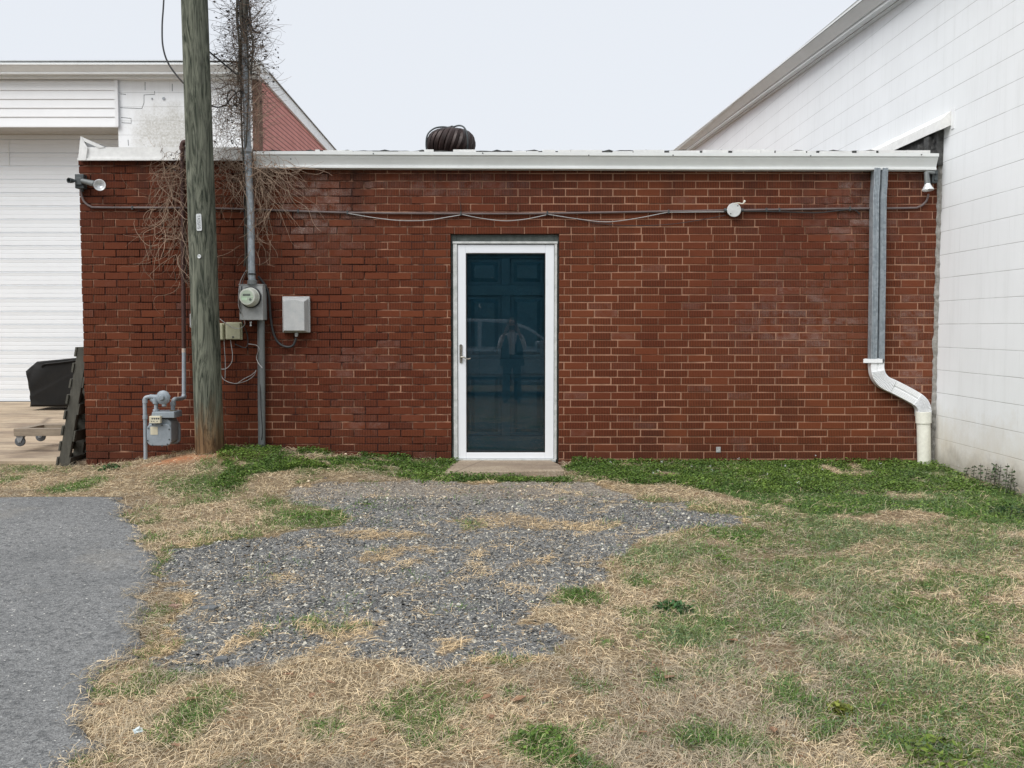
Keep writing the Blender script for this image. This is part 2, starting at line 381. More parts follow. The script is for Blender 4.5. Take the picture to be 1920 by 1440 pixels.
MT = dict(
    brick=brick_material(), mortar=mortar_material(), cmu=cmu_material('painted_block', 1),
    cmu_left=cmu_material('stained_painted_block', 0, True, .07), redwall=redwall_material(), pole=pole_material(),
    ground=ground_material(), asphalt=asphalt_material(),
    slab=concrete_material('exposed_aggregate', (.36, .29, .21), (.30, .23, .165), .5),
    apron=concrete_material('stained_concrete', (.52, .42, .30), (.42, .32, .22), .15),
    white=simple('white_painted_metal', (.90, .91, .90), (.84, .85, .84), 3, .4, bump=.05, bscale=20, streak=(2, 2, .4)),
    gutter=simple('aged_white_gutter', (.80, .82, .81), (.72, .74, .73), 1.4, .38, fv=(.97, 1.02)),
    trim=simple('chalky_white_trim', (.80, .80, .78), (.66, .66, .64), 2.5, .6, bump=.1, bscale=30),
    soffit=simple('beige_trim', (.45, .42, .37), (.38, .35, .31), 3, .6),
    siding=simple('white_siding', (.82, .83, .835), (.79, .80, .81), 1, .4, fv=(.985, 1.01)),
    rolldoor=simple('white_door_panel', (.80, .825, .845), (.775, .80, .82), .8, .5, fv=(.985, 1.01)),
    tar=simple('roof_tar', (.03, .03, .03), (.10, .10, .095), 25, .7, bump=.5, bscale=50),
    vinyl=simple('storm_door_white', (.80, .82, .85), (.77, .79, .82), 1, .32, fv=(.985, 1.01)),
    casing=simple('old_green_casing', (.050, .062, .056), (.10, .115, .105), 14, .7, bump=.4, bscale=50),
    casing_white=simple('worn_white_trim', (.62, .63, .62), (.38, .40, .38), 16, .6, bump=.3, bscale=50),
    entry=simple('teal_entry_door', (.044, .150, .215), (.052, .170, .24), 6, .45, spec=.3),
    glass=glass_material('pane_glass', (.91, .94, .95), 1.56), meterglass=glass_material('meter_glass', (.95, .97, .95), 1.4),
    galv=galv_material(), mastpipe=galv_material(),
    greypipe=simple('grey_conduit', (.20, .215, .215), (.13, .14, .14), 5, .5, .2),
    darkpipe=simple('painted_conduit', (.16, .125, .12), (.10, .07, .065), 5, .5),
    pvc=simple('aged_pvc', (.80, .79, .70), (.72, .71, .62), 4, .4),
    elbow=simple('white_downspout', (.86, .87, .88), (.80, .81, .82), 3, .4, fv=(.97, 1.02)),
    meterbox=simple('grey_meter_enclosure', (.40, .41, .40), (.32, .33, .325), 7, .45, bump=.08, bscale=30),
    meterside=simple('meter_rim', (.58, .60, .53), (.50, .52, .46), 7, .35),
    lcd=simple('meter_display', (.13, .15, .13), (.10, .12, .10), 7, .3), dial=simple('meter_dial', (.42, .48, .38), (.36, .42, .33), 20, .5),
    greenlabel=simple('meter_label', (.42, .62, .40), (.55, .66, .52), 60, .5),
    telecom=simple('weathered_grey_plastic', (.40, .415, .415), (.50, .50, .49), 14, .6, bump=.1),
    beige=simple('beige_plastic_box', (.50, .49, .34), (.42, .41, .28), 5, .5), offwhite=simple('off_white_box', (.68, .69, .68), None, 6, .5),
    gas=simple('gas_meter_grey_paint', (.27, .31, .345), (.21, .245, .27), 9, .5, bump=.08, bscale=60),
    gasindex=simple('gas_index_cover', (.62, .58, .44), (.50, .46, .34), 20, .5), gaspipe=simple('grey_gas_pipe', (.33, .365, .395), (.25, .28, .305), 8, .5),
    rustpipe=simple('dark_painted_riser', (.065, .024, .018), (.045, .02, .016), 8, .7), brass=simple('brass_union', (.35, .25, .10), (.2, .13, .05), 30, .5, .5),
    rustband=simple('rusty_paint', (.42, .27, .17), (.5, .48, .46), 40, .7), black=simple('black_plastic', (.012, .012, .013), (.02, .02, .02), 9, .45),
    cable=simple('black_cable', (.018, .018, .02), (.03, .03, .03), 9, .5), wcable=simple('grey_cable', (.42, .41, .40), (.30, .29, .28), 9, .5),
    darkmetal=simple('dark_grey_casting', (.045, .055, .058), (.075, .085, .088), 18, .5), lens=simple('lamp_reflector', (.85, .87, .88), (.68, .69, .70), 14, .2, .3),
    ventbrown=simple('brown_vent_metal', (.020, .010, .008), (.036, .017, .014), 12, .45, .2), alu=simple('tag_aluminium', (.62, .64, .64), (.5, .52, .52), 30, .4, .4),
    pallet=simple('weathered_dark_wood', (.055, .052, .042), (.095, .09, .072), 5, .85, bump=.5, bscale=60, streak=(6, 6, .8)),
    plank=simple('dolly_plank', (.30, .245, .18), (.20, .16, .12), 4, .8, bump=.3, bscale=60, streak=(1, 8, 12)),
    cover=simple('black_vinyl_cover', (.006, .006, .006), (.010, .009, .008), 5, .6, bump=.3, bscale=12, spec=.25), nickel=simple('worn_nickel', (.28, .26, .22), (.42, .40, .36), 40, .3, .7),
    steel=simple('zinc_plated', (.40, .42, .44), (.3, .32, .33), 20, .4, .5), rubber=simple('dark_rubber', (.10, .11, .12), (.07, .08, .09), 20, .6),
)

# ------------------------------------------------------------------ ground regions (outlines measured on the ground)
def poly_world(pts): return np.array([[*G(u, v)[:2]] for u, v in pts])
def inside(poly, x, y):
    r = np.zeros(x.shape, bool); n = len(poly); j = n-1
    for i in range(n):
        xi, yi = poly[i]; xj, yj = poly[j]
        c = ((yi > y) != (yj > y)) & (x < (xj-xi)*(y-yi)/(yj-yi+1e-12)+xi); r ^= c; j = i
    return r
def vnoise(x, y, sc, seed=0):
    """smooth value noise 0..1"""
    x = x*sc; y = y*sc; xi = np.floor(x).astype(int); yi = np.floor(y).astype(int); fx = x-xi; fy = y-yi
    fx = fx*fx*(3-2*fx); fy = fy*fy*(3-2*fy)
    def h(a, b):
        n = (a*374761393+b*668265263+seed*974634777) & 0xffffffff; n = ((n ^ (n >> 13))*1274126177) & 0xffffffff
        return ((n ^ (n >> 16)) & 0xffff)/65535.
    return (h(xi, yi)*(1-fx)+h(xi+1, yi)*fx)*(1-fy)+(h(xi, yi+1)*(1-fx)+h(xi+1, yi+1)*fx)*fy
def fbm(x, y, sc, seed=0, o=4):
    s = 0; a = .5; t = 0
    for i in range(o): s = s+a*vnoise(x, y, sc*2**i, seed+i); t += a; a *= .55
    return s/t

ASPH = [(0, 936), (133, 933), (222, 941), (228, 962), (238, 985), (262, 1009), (286, 1053), (288, 1094), (262, 1125), (252, 1150), (255, 1202), (240, 1237), (201, 1265), (158, 1303), (170, 1331), (137, 1358), (172, 1388), (159, 1424), (148, 1450)]
GRAV = poly_world([(330, 1022), (420, 1008), (560, 1002), (640, 985), (640, 960), (560, 940), (560, 912), (700, 905), (830, 900), (1140, 908), (1170, 935), (1300, 950), (1400, 965), (1395, 985), (1300, 1000),
    (1190, 1014), (1120, 1045), (1110, 1065), (1090, 1092), (1050, 1110), (1040, 1130), (1000, 1145), (985, 1165), (1010, 1200), (1035, 1245), (940, 1250), (800, 1240), (720, 1225), (600, 1225), (520, 1240), (430, 1250), (310, 1248),
    (270, 1240), (262, 1222), (320, 1205), (300, 1180), (318, 1160), (345, 1140), (330, 1118), (345, 1100), (325, 1060)])
STRAWISL = [poly_world(p) for p in (
    [(640, 1052), (700, 1035), (800, 1020), (815, 1028), (740, 1050), (660, 1060)], [(620, 1000), (700, 995), (790, 992), (800, 1006), (720, 1015), (640, 1012)],
    [(932, 1052), (960, 1044), (1030, 1046), (1025, 1058), (950, 1060)], [(590, 1175), (620, 1160), (700, 1163), (705, 1178), (660, 1200), (600, 1235), (560, 1230), (600, 1200)],
    [(440, 1200), (510, 1165), (528, 1180), (480, 1205), (450, 1215)], [(805, 1200), (830, 1188), (860, 1192), (850, 1210), (820, 1212)],
    [(840, 975), (950, 965), (1080, 975), (1180, 985), (1100, 1000), (980, 988), (860, 992)])]
CLOVER = [poly_world(p) for p in (
    [(415, 838), (845, 846), (852, 890), (800, 905), (700, 880), (560, 872), (420, 872)],
    [(1058, 852), (1750, 852), (1800, 885), (1880, 920), (2000, 980), (2100, 1040), (1900, 990), (1750, 960), (1620, 968), (1520, 972), (1420, 940), (1290, 918), (1180, 905), (1060, 893)],
    [(700, 890), (1060, 893), (1080, 912), (1010, 908), (900, 900), (760, 900)])]
GPATCH = [(580, 972, 90, 22, .9), (690, 950, 40, 9, 1), (600, 948, 80, 12, .6), (500, 945, 70, 12, .7), (480, 990, 60, 12, .5), (390, 910, 90, 22, .8), (150, 912, 55, 12, .8), (50, 880, 60, 10, .7), (380, 880, 50, 9, .7), (640, 880, 160, 16, .6),
    (1390, 1008, 50, 16, 1), (1250, 1040, 55, 12, .8), (1360, 1050, 30, 10, .8), (1175, 1080, 45, 16, .8), (1090, 1120, 50, 18, .9), (1270, 1145, 32, 12, 1), (1340, 1180, 90, 40, .75), (1450, 1150, 90, 45, .7),
    (1600, 1100, 120, 40, .55), (1700, 1150, 100, 40, .7), (1850, 1190, 60, 40, .8), (1550, 1210, 70, 30, .6), (1650, 1060, 100, 30, .5), (1800, 1040, 140, 35, .65), (1320, 1255, 60, 26, .5), (1100, 1280, 60, 22, .5), (1500, 1310, 70, 34, .7),
    (1480, 1290, 60, 30, .6), (1700, 1330, 80, 30, .6), (1400, 1400, 90, 36, .8), (1010, 1400, 78, 36, 1.2), (850, 1350, 50, 22, .6), (850, 1300, 60, 20, .5), (600, 1370, 60, 22, .6), (900, 1190, 20, 6, .3), (1130, 1210, 40, 12, .6), (1750, 1420, 90, 26, .9),
    (1880, 1290, 60, 30, .8), (1150, 1370, 60, 25, .5), (1250, 1380, 60, 25, .4), (1560, 1360, 60, 20, .6), (1880, 960, 90, 26, .9), (1240, 1290, 50, 16, .5), (700, 1350, 50, 16, .5)]
_gp = []
for u, v, a, b, w in GPATCH:
    c = G(u, v); dx = G(u+a, v); dy = G(u, v-b); _gp.append((c.x, c.y, abs(dx.x-c.x), max(abs(dy.y-c.y), .03), w))
_ae = np.array([[*G(u, v)[:2]] for u, v in ASPH]); ATOP = float(_ae[1][1])
_yy = _ae[2:, 1][::-1]; _xx = _ae[2:, 0][::-1]; _o = np.argsort(_yy); _yy = _yy[_o]; _xx = _xx[_o]
def asph_edge(y):
    y = np.asarray(y, float); e = np.interp(y, _yy, _xx)
    e = e+.07*(fbm(y, y*0+3.3, 6, 5)-.5)*2+.05*(vnoise(y, y*0, 26, 9)-.5)*2
    return e
def asph_top(x): return ATOP+.04*(fbm(x, x*0+1, 2.5, 3)-.5)*2
def is_asph(x, y): return (x < asph_edge(y)) & (y < asph_top(x))
SL0, SL1 = G(833, 893), G(1058, 891)
def is_slab(x, y): return (x > SL0.x+(y-SL0.y)*.12) & (x < SL1.x-.02) & (y > SL0.y+.02) & (y < 8.64)
def jitter(x, y, a=.10, s=0): return x+a*(fbm(x, y, 3.2, 21+s)-.5)*2, y+a*(fbm(x, y, 3.2, 51+s)-.5)*2
def masks(x, y):
    jx, jy = jitter(x, y, .20); kx, ky = jx+.03*(vnoise(x, y, 25, 71)-.5)*2, jy+.03*(vnoise(x, y, 25, 81)-.5)*2
    g = inside(GRAV, kx, ky).astype(float)
    for p in STRAWISL: g = np.where(inside(p, kx, ky) & (vnoise(x, y, 18, 35)+vnoise(x, y, 50, 36) > .62), .25, g)
    cl = np.zeros(x.shape)
    for p in CLOVER: cl = np.maximum(cl, inside(p, jx, jy).astype(float))
    gp = np.zeros(x.shape)
    for cx, cy, a, b, w in _gp: gp = np.maximum(gp, w*np.exp(-(((jx-cx)/a)**2+((jy-cy)/b)**2)*.9))
    gp = gp*(.55+.9*fbm(x, y, 5, 31)); gp = np.clip((gp-.22)*1.9, 0, 1)
    right = np.clip((x-.4)/1.5, 0, 1)*np.clip((7.6-y)/.5, 0, 1)
    gp = np.maximum(gp, np.clip((fbm(x, y, 2.9, 41)-.45)*8, 0, .95)*np.clip(.35+1.6*(fbm(x, y, 9, 43)-.25), 0, 1)*right)
    gp = np.maximum(gp, np.clip((fbm(x, y, 3.6, 44)-.60)*5, 0, .7))
    cl = cl*np.clip((fbm(x, y, 4, 61)-np.where(x < -.4, .33, .28))*9, 0, 1)
    return g, cl, gp

# base sheet: fine where seen close, coarse to the horizon
def axis_vals(segs):
    out = [segs[0][0]]
    for a, b, st in segs:
        n = max(1, int(round((b-a)/st))); out += list(np.linspace(a, b, n+1)[1:])
    return np.array(out)
gx = axis_vals([(-900, -60, 140), (-60, -7, 5), (-7, -4.6, .12), (-4.6, 4.2, .03), (4.2, 8, .4), (8, 60, 6), (60, 900, 140)])
gy = axis_vals([(-900, -60, 140), (-60, -4, 6), (-4, 2.4, .3), (2.4, 8.8, .03), (8.8, 16, .4), (16, 60, 6), (60, 900, 140)])
XX, YY = np.meshgrid(gx, gy, indexing='ij'); xf, yf = XX.ravel(), YY.ravel()
g_, cl_, gp_ = masks(xf, yf)
zf = hz(xf, yf)
zf = zf+.012*(fbm(xf, yf, 9, 91)-.5)*(yf < 8.55)+.010*cl_*(yf < 8.6)
asm = is_asph(xf+.06, yf+.06) & is_asph(xf-.0, yf)
zf = np.where(is_asph(xf, yf), hz(xf, yf)-.012, zf)
zf = np.where((yf > 8.55) & (xf > -3.9) | (yf > 8.9), zf-.06, zf)
zf = np.where(is_slab(xf, yf), -.12, zf)
clay = np.exp(-((xf+2.85)**2/.06+(yf-8.05)**2/.02))*.9+np.exp(-((xf+2.6)**2/.2+(yf-8.15)**2/.04))*.35
nx_, ny_ = len(gx), len(gy); idx = np.arange(nx_*ny_).reshape(nx_, ny_)
fc = np.stack([idx[:-1, :-1], idx[1:, :-1], idx[1:, 1:], idx[:-1, 1:]], -1).reshape(-1, 4)
ground = np_mesh('ground', np.stack([xf, yf, zf], 1), fc, MT['ground'], np.stack([np.clip(np.maximum(cl_, gp_*.8), 0, 1), g_*(yf > 2), np.clip(clay, 0, 1)], 1), smooth=True)
tag(ground, 'patchy ground of dry straw, weeds and soil in front of the brick building', None, None, 'structure')

# asphalt sheet following its ragged edge
ys = np.concatenate([np.linspace(-14, 2.2, 30)[:-1], np.arange(2.2, ATOP-.02, .025)]); rows = []
ts = np.concatenate([np.linspace(0, .8, 20)[:-1], np.linspace(.8, 1, 40)])
K = len(ts)
for y in ys:
    xe = float(asph_edge(max(y, 2.6))); xs = -14+(xe+14)*ts; rows.append(np.stack([xs, np.full(K, y), hz(xs, np.full(K, y))+.012], 1))
xe = float(asph_edge(ATOP-.02)); xs = -14+(xe+14)*ts; yt = asph_top(xs); yt[-3:] -= .02; rows.append(np.stack([xs, yt, hz(xs, yt)+.010], 1))
last = rows[-1].copy(); last[:, 2] -= .035; last[:, 1] += .012; rows.append(last)
V = np.stack(rows); side = V[:, -1:, :].copy(); side[:, :, 2] -= .04; side[:, :, 0] += .012; V = np.concatenate([V, side], 1)
r_, c_ = V.shape[:2]; idx = np.arange(r_*c_).reshape(r_, c_)
fc = np.stack([idx[:-1, :-1], idx[:-1, 1:], idx[1:, 1:], idx[1:, :-1]], -1).reshape(-1, 4)
tag(np_mesh('driveway', V.reshape(-1, 3), fc, MT['asphalt'], smooth=True), 'grey worn asphalt driveway with a ragged edge at the left', None, None, 'structure')

# concrete apron by the roll-up door
mb = MB(); mb.add([(-14, 8.75, -.035), (-3.86, 8.75, -.035), (-3.86, 14.9, .056), (-14, 14.9, .056), (-14, 8.75, -.3), (-3.86, 8.75, -.3)], [(0, 1, 2, 3), (4, 5, 1, 0)])
tag(mb.build('concrete_apron', MT['apron']), 'stained tan concrete apron before the garage door', None, None, 'structure')
# doorstep
mb = MB(); x0, x1 = SL0.x, SL1.x
ol = [(x0, SL0.y), (x0+.02, 8.3), (x0+.09, 8.655), (x1-.10, 8.655), (x1-.02, 8.35), (x1, SL1.y)]
mb.prism([(a, b) for a, b in ol], 'z', -.2, -.006); tag(mb.build('doorstep', MT['slab'], bevel=.008), 'tan exposed-aggregate concrete step below the storm door', None, None, 'structure')

# ------------------------------------------------------------------ brick building
BX0, BX1 = P(155, 600).x, 3.775
bld = thing('brick_building', (0, D, 0), 'low red brick building with one white storm door and a white gutter', 'building')
CH = .0670; JT = .0088; ZOT = P(900, 438.5).z
OX0, OX1 = P(845.5, 600).x, P(1048, 600).x
ZTOP = 2.74
mb = MB(); ztop_l = 2.70
def add_brick(x0, x1, z0, z1):
    if x1-x0 < .02: return
    j = lambda s=.0011: random.gauss(0, s)
    yo = D+random.uniform(-.0016, .0004)-(.003 if random.random() < .12 else 0)
    a, b, c, d = x0+j(), x1+j(), z0+j(), z1+j(); e = .0028
    tilt = random.gauss(0, .0008)
    vs = []
    for (xx0, xx1, zz0, zz1, yy) in ((a, b, c, d, yo+.035), (a, b, c, d, yo+e), (a+e, b-e, c+e, d-e, yo)):
        vs += [(xx0, yy-tilt, zz0), (xx1, yy+tilt, zz0), (xx1, yy+tilt, zz1), (xx0, yy-tilt, zz1)]
    fs = [(8, 9, 10, 11)]
    for k in range(4):
        l = (k+1) % 4; fs += [(k, l, 4+l, 4+k), (4+k, 4+l, 8+l, 8+k)]
    cx, cz = (x0+x1)/2, (z0+z1)/2
    def blob(bx, bz, sx, sz): return math.exp(-(((cx-bx)/sx)**2+((cz-bz)/sz)**2))
    bl = .95*blob(3.0, 2.3, .35, .32)+.8*blob(-1.75, 2.2, .35, .35)+.6*blob(-1.5, .92, .35, .06)+.7*blob(-1.5, .78, .05, .2)+.75*blob(3.62, 1.1, .10, .8)+.5*blob(2.6, 1.3, .5, .4)+.35*blob(-1.3, .35, .3, .1)+.5*blob(3.7, .2, .14, .3)+.4*blob(-.8, 2.45, .9, .1)
    bl = bl*random.uniform(.4, 1.9)+(.25 if random.random() < .04 else 0)
    if random.random() < .35: bl *= .3
    tone = min(1, max(0, random.gauss(.44, .125)+.10*(cx > .4)-.08*(cx < -2)))
    mb.add(vs, fs, 0, (tone, random.uniform(.7, 1) if random.random() < .78 else random.uniform(0, .4), min(1, max(0, bl))))
ROW0 = int((ZOT+.32)/CH)
for k in range(-ROW0, 40):
    z0 = ZOT+k*CH; z1 = z0+CH-JT
    if z0 > ZTOP-.03: break
    off = .1045 if k % 2 else 0
    x = BX0-off-random.uniform(0, .003)
    spans = [(BX0, BX1)] if z0 >= ZOT-.01 else [(BX0, OX0), (OX1, BX1)]
    L = .2105
    if k == 0: L = .208
    for (sa, sb) in spans:
        xs = sa-(off if (sa == BX0) else (.1 if k % 2 else .16))
        while xs < sb:
            a = max(xs, sa); b = min(xs+L-JT, sb)
            add_brick(a, b, z0, min(z1, ZTOP)); xs += L
# mortar sheet with uneven recess, in pieces round the opening
def mortar(x0, x1, z0, z1):
    nx, nz = max(2, int((x1-x0)/.05)), max(2, int((z1-z0)/.05)); vs = []; fs = []
    for i in range(nx+1):
        for k in range(nz+1):
            x = x0+(x1-x0)*i/nx; z = z0+(z1-z0)*k/nz
            q = float(fbm(np.array([x]), np.array([z]), 1.6, 7)[0]); dep = .0030+.012*min(1, max(0, (q-.50)*4)*(1 if x < -.6 else .4)+.75*(x < -1.2)*(z > .9)*random.random()+.9*random.random()*math.exp(-((x-2.9)/.45)**2-((z-1.9)/.75)**2))
            vs.append((x, D+dep, z))
    for i in range(nx):
        for k in range(nz): b = i*(nz+1)+k; fs.append((b, b+nz+1, b+nz+2, b+1))
    mb.add(vs, fs, 1)
mortar(BX0+.004, OX0-.003, -.35, ZOT); mortar(OX1+.003, BX1-.002, -.35, ZOT); mortar(BX0+.004, BX1-.002, ZOT, ZTOP)
# reveals, lintel underside, side and back walls
mb.box(OX0-.06, OX0-.001, D+.036, D+.2, -.3, ZOT-.001, 0, col=(.4, 0, 0)); mb.box(OX1+.001, OX1+.06, D+.036, D+.2, -.3, ZOT-.001, 0, col=(.4, 0, 0))
mb.box(OX0-.06, OX1+.06, D+.036, D+.2, ZOT+.001, ZOT+.06, 0, col=(.3, 0, 0))
mb.box(BX0+.003, BX0+.2, D+.037, 13.2, -.35, 2.70, 0, col=(.4, .3, 0)); mb.box(BX0+.2, BX1-.01, 13.0, 13.2, -.35, 2.70, 0, col=(.4, .3, 0))
mb.build('wall', [MT['brick'], MT['mortar']], bld, col=True)
# flat roof deck with tar edge
mb = MB(); y0r = D-.02
n = 160; vs = []; fs = []
random.seed(3)
for i in range(n+1):
    x = BX0+.08+(BX1-BX0-.08)*i/n; e = P(900, 284.5, D).z+(.009*random.random() if i % 7 else .014)
    vs += [(x, y0r, 2.695), (x, y0r-.012*random.random(), e), (x, 13.3, 3.02), (x, 13.3, 2.72)]
for i in range(n):
    b = i*4
    for k in range(3): fs.append((b+k, b+k+1, b+4+k+1, b+4+k))
mb.add(vs, fs); mb.build('roof', MT['tar'], bld)
# thin metal drip edge, broken along the roofline
mb = MB(); random.seed(5); x = P(480, 300).x
while x < BX1-.15:
    w = random.uniform(.03, .28); zt = P(900, 284.0, D-.05).z
    if random.random() < .72: mb.box(x, min(x+w, BX1-.1), D-.060, D-.035, zt-.03, zt+.004+random.uniform(-.003, .012))
    x += w+random.uniform(.0, .05)
mb.each('drip_edge', MT['trim'], bld)
# K-style gutter
def gutter_run(xa, za_t, xb, zb_t, yb, name, mat, parent, h=.138, dpt=.12, capends=True):
    prof = [(0, 0), (0, -h), (-.078, -h), (-.082, -h+.004), (-.082, -h+.020), (-.074, -h+.024), (-.078, -h+.038), (-.092, -h*.52), (-.106, -h*.34), (-.110, -.032), (-dpt-.004, -.027), (-dpt-.006, 0), (-dpt+.004, 0), (-dpt+.004, -.01)]
    m = MB(); n = len(prof); vs = []
    segs = 14
    for s_ in range(segs+1):
        t = s_/segs; x = xa+(xb-xa)*t; zt = za_t+(zb_t-za_t)*t+random.gauss(0, .0012)
        vs += [(x, yb+a, zt+b) for a, b in prof]
    fs = []
    for s_ in range(segs):
        for k in range(n-1): fs.append((s_*n+k, s_*n+k+1, (s_+1)*n+k+1, (s_+1)*n+k))
    m.add(vs, fs)
    for s_, dx in ((0, -.001), (segs, .001)):
        base = [vs[s_*n+k] for k in range(n-2)]; m.add([(p[0]+dx, p[1], p[2]) for p in base], [tuple(range(n-2))])
    return m.build(name, mat, parent, smooth=False)
random.seed(8)
ga, gb = P(474, 283.5, D-.14), P(1761, 287.5, D-.14)
gut = gutter_run(ga.x, ga.z, gb.x, gb.z, D-.012, 'gutter', MT['gutter'], bld)
mb = MB()
for u, v in ((545, 298), (1104, 291), (1262, 291), (1520, 292), (1728, 290), (700, 288), (905, 287)):
    q = P(u, v, D-.139); mb.lathe(q+Vector((0, .006, 0)), (0, -1, 0), [(0, .006), (.010, .005)], 8)
mb.each('gutter_screw', MT['darkmetal'], gut)
# flat fascia on the left part, with its return and rake
mb = MB(); a = P(168, 276, D-.05); b = P(472, 279, D-.05); bt = P(160, 301, D-.05).z
fx0 = P(146, 300, D-.05).x
mb.box(fx0+.055, b.x, D-.050, D-.036, bt+.02, a.z, 0); mb.box(fx0, b.x, D-.062, D-.036, bt, bt+.018, 0)
mb.box(fx0+.04, b.x, D-.036, D+.1, bt+.03, a.z-.012, 1)
fa = mb.build('fascia', [MT['trim'], MT['tar']], bld)
mb = MB()   # corner return rising to the raised rake
pk = P(151, 256, D-.05); rk = P(195, 275, D-.045)
q = [P(146, 300.5, D-.066), P(160.5, 300.5, D-.066), P(164, 277, D-.066), P(151, 255, D-.066)]
vs = [tuple(p) for p in q]+[(p.x, D-.03, p.z) for p in q]; mb.add(vs, [(0, 1, 2, 3), (4, 7, 6, 5), (0, 4, 5, 1), (1, 5, 6, 2), (2, 6, 7, 3), (3, 7, 4, 0)])
q = [P(151, 255.5, D-.06), P(151, 262, D-.06), P(186, 277.5, D-.055), P(197, 276, D-.055)]
vs = [tuple(p) for p in q]+[(p.x, D+.05, p.z) for p in q]; mb.add(vs, [(0, 1, 2, 3), (4, 7, 6, 5), (0, 4, 5, 1), (1, 5, 6, 2), (2, 6, 7, 3), (3, 7, 4, 0)])
q = [P(146.5, 300, D-.06), P(151, 256, D-.06)]
mb.add([tuple(q[0]), tuple(q[1]), (q[1].x, 13.3, q[1].z+.1), (q[0].x, 13.3, q[0].z+.1)], [(0, 1, 2, 3)])
mb.build('rake_trim', MT['trim'], bld)

# door opening
def rect_frame(mb, x0, x1, z0, z1, wl, wr, wt, wb, y0, y1, mi=0):
    mb.box(x0, x0+wl, y0, y1, z0, z1, mi); mb.box(x1-wr, x1, y0, y1, z0, z1, mi)
    mb.box(x0+wl, x1-wr, y0+.0, y1, z1-wt, z1, mi)
    if wb: mb.box(x0+wl, x1-wr, y0, y1, z0, z0+wb, mi)
YD = D+.045
def PD(u, v): return P(u, v, YD)
mb = MB(); top = PD(900, 455).z
mb.box(OX0+.001, PD(856, 600).x, D+.030, D+.12, -.02, ZOT-.002); mb.box(PD(1040, 600).x, OX1-.001, D+.030, D+.12, -.02, ZOT-.002)
mb.box(PD(856, 600).x, PD(1040, 600).x, D+.034, D+.12, top, ZOT-.002)
mb.build('door_casing', MT['casing'], bld, bevel=.003)
mb = MB()
mb.box(PD(850.5, 600).x, PD(857.8, 600).x, D+.012, D+.05, .0, PD(900, 457).z); mb.box(PD(1039.2, 600).x, PD(1044, 600).x, D+.012, D+.05, .0, PD(900, 457).z)
mb.box(PD(850.5, 600).x-.004, PD(1044, 600).x+.004, D+.006, D+.05, PD(900, 457.4).z, PD(900, 453.5).z)
mb.build('door_trim', MT['casing_white'], bld, bevel=.002)
sd_ = MB(); X0, X1 = PD(858.5, 600).x, PD(1038.5, 600).x; Z0, Z1 = .006, PD(900, 459).z
gx0, gx1, gz0, gz1 = PD(874, 600).x, PD(1022.5, 600).x, PD(900, 848).z, PD(900, 475).z
rect_frame(sd_, X0, X1, Z0, Z1, gx0-X0, X1-gx1, Z1-gz1, gz0-Z0, D+.022, D+.052)
storm = sd_.build('storm_door', MT['vinyl'], bld, bevel=.004)
sd_ = MB(); rect_frame(sd_, gx0+.001, gx1-.001, gz0+.001, gz1-.001, .008, .008, .008, .008, D+.030, D+.048); sd_.build('glazing_bead', MT['black'], storm)
mb = MB(); mb.box(gx0+.006, gx1-.006, D+.036, D+.040, gz0+.006, gz1-.006); mb.build('glass_pane', MT['glass'], storm)
mb = MB(); c = PD(864.5, 663); pl = []
for k in range(16):
    t = 2*math.pi*k/16; pl.append((c.x+.013*math.cos(t), c.z+.013*math.sin(t)+(.072 if math.sin(t) >= 0 else -.072)))
mb.prism(pl, 'y', D+.014, D+.0215)
h0 = PD(865, 669); mb.lathe((h0.x, D+.015, h0.z), (0, -1, 0), [(0, .010), (.03, .009)], 12)
mb.tube(spline([(h0.x, D-.012, h0.z), (h0.x+.03, D-.016, h0.z-.004), (h0.x+.055, D-.016, h0.z-.018), (h0.x+.085, D-.014, h0.z-.014)], 5), .0065, 8)
mb.build('handle', MT['nickel'], storm, smooth=True)
# six-panel entry door behind the glass
mb = MB(); ey = D+.085; ex0, ex1 = X0+.01, X1-.01; ez1 = gz1+.04
st = .115; cxm = (ex0+ex1)/2
rows_ = [(PD(0, 560+1.0*0).z, 0)]
zr = [Z0, PD(900, 818).z, PD(900, 702).z, PD(900, 672).z, PD(900, 554).z, PD(900, 534).z, PD(900, 484).z, ez1]
mb.box(ex0, gx0+.012, ey, ey+.035, Z0, ez1); mb.box(gx1-.012, ex1, ey, ey+.035, Z0, ez1)
xl, xr = gx0+.012, gx1-.012; xc0, xc1 = PD(940, 600).x, PD(957, 600).x
for a, b in ((zr[0], zr[1]), (zr[2], zr[3]), (zr[4], zr[5]), (zr[6], zr[7])): mb.box(xl, xr, ey, ey+.035, a, b)
for a, b in ((zr[1], zr[2]), (zr[3], zr[4]), (zr[5], zr[6])):
    mb.box(xc0, xc1, ey, ey+.035, a, b)
    for p0, p1 in ((xl, xc0), (xc1, xr)):
        mb.box(p0, p1, ey+.026, ey+.034, a, b)
        i1 = .030; i2 = .062
        vs = [(p0+i1, ey+.026, a+i1), (p1-i1, ey+.026, a+i1), (p1-i1, ey+.026, b-i1), (p0+i1, ey+.026, b-i1), (p0+i2, ey+.004, a+i2), (p1-i2, ey+.004, a+i2), (p1-i2, ey+.004, b-i2), (p0+i2, ey+.004, b-i2)]
        mb.add(vs, [(4, 5, 6, 7)]+[(k, (k+1) % 4, 4+(k+1) % 4, 4+k) for k in range(4)])
ent = mb.build('entry_door', MT['entry'], bld, bevel=.003)
mb = MB(); mb.box(X0-.02, X1+.02, D-.0, D+.12, -.02, .004); mb.build('threshold', MT['casing_white'], bld, bevel=.003)

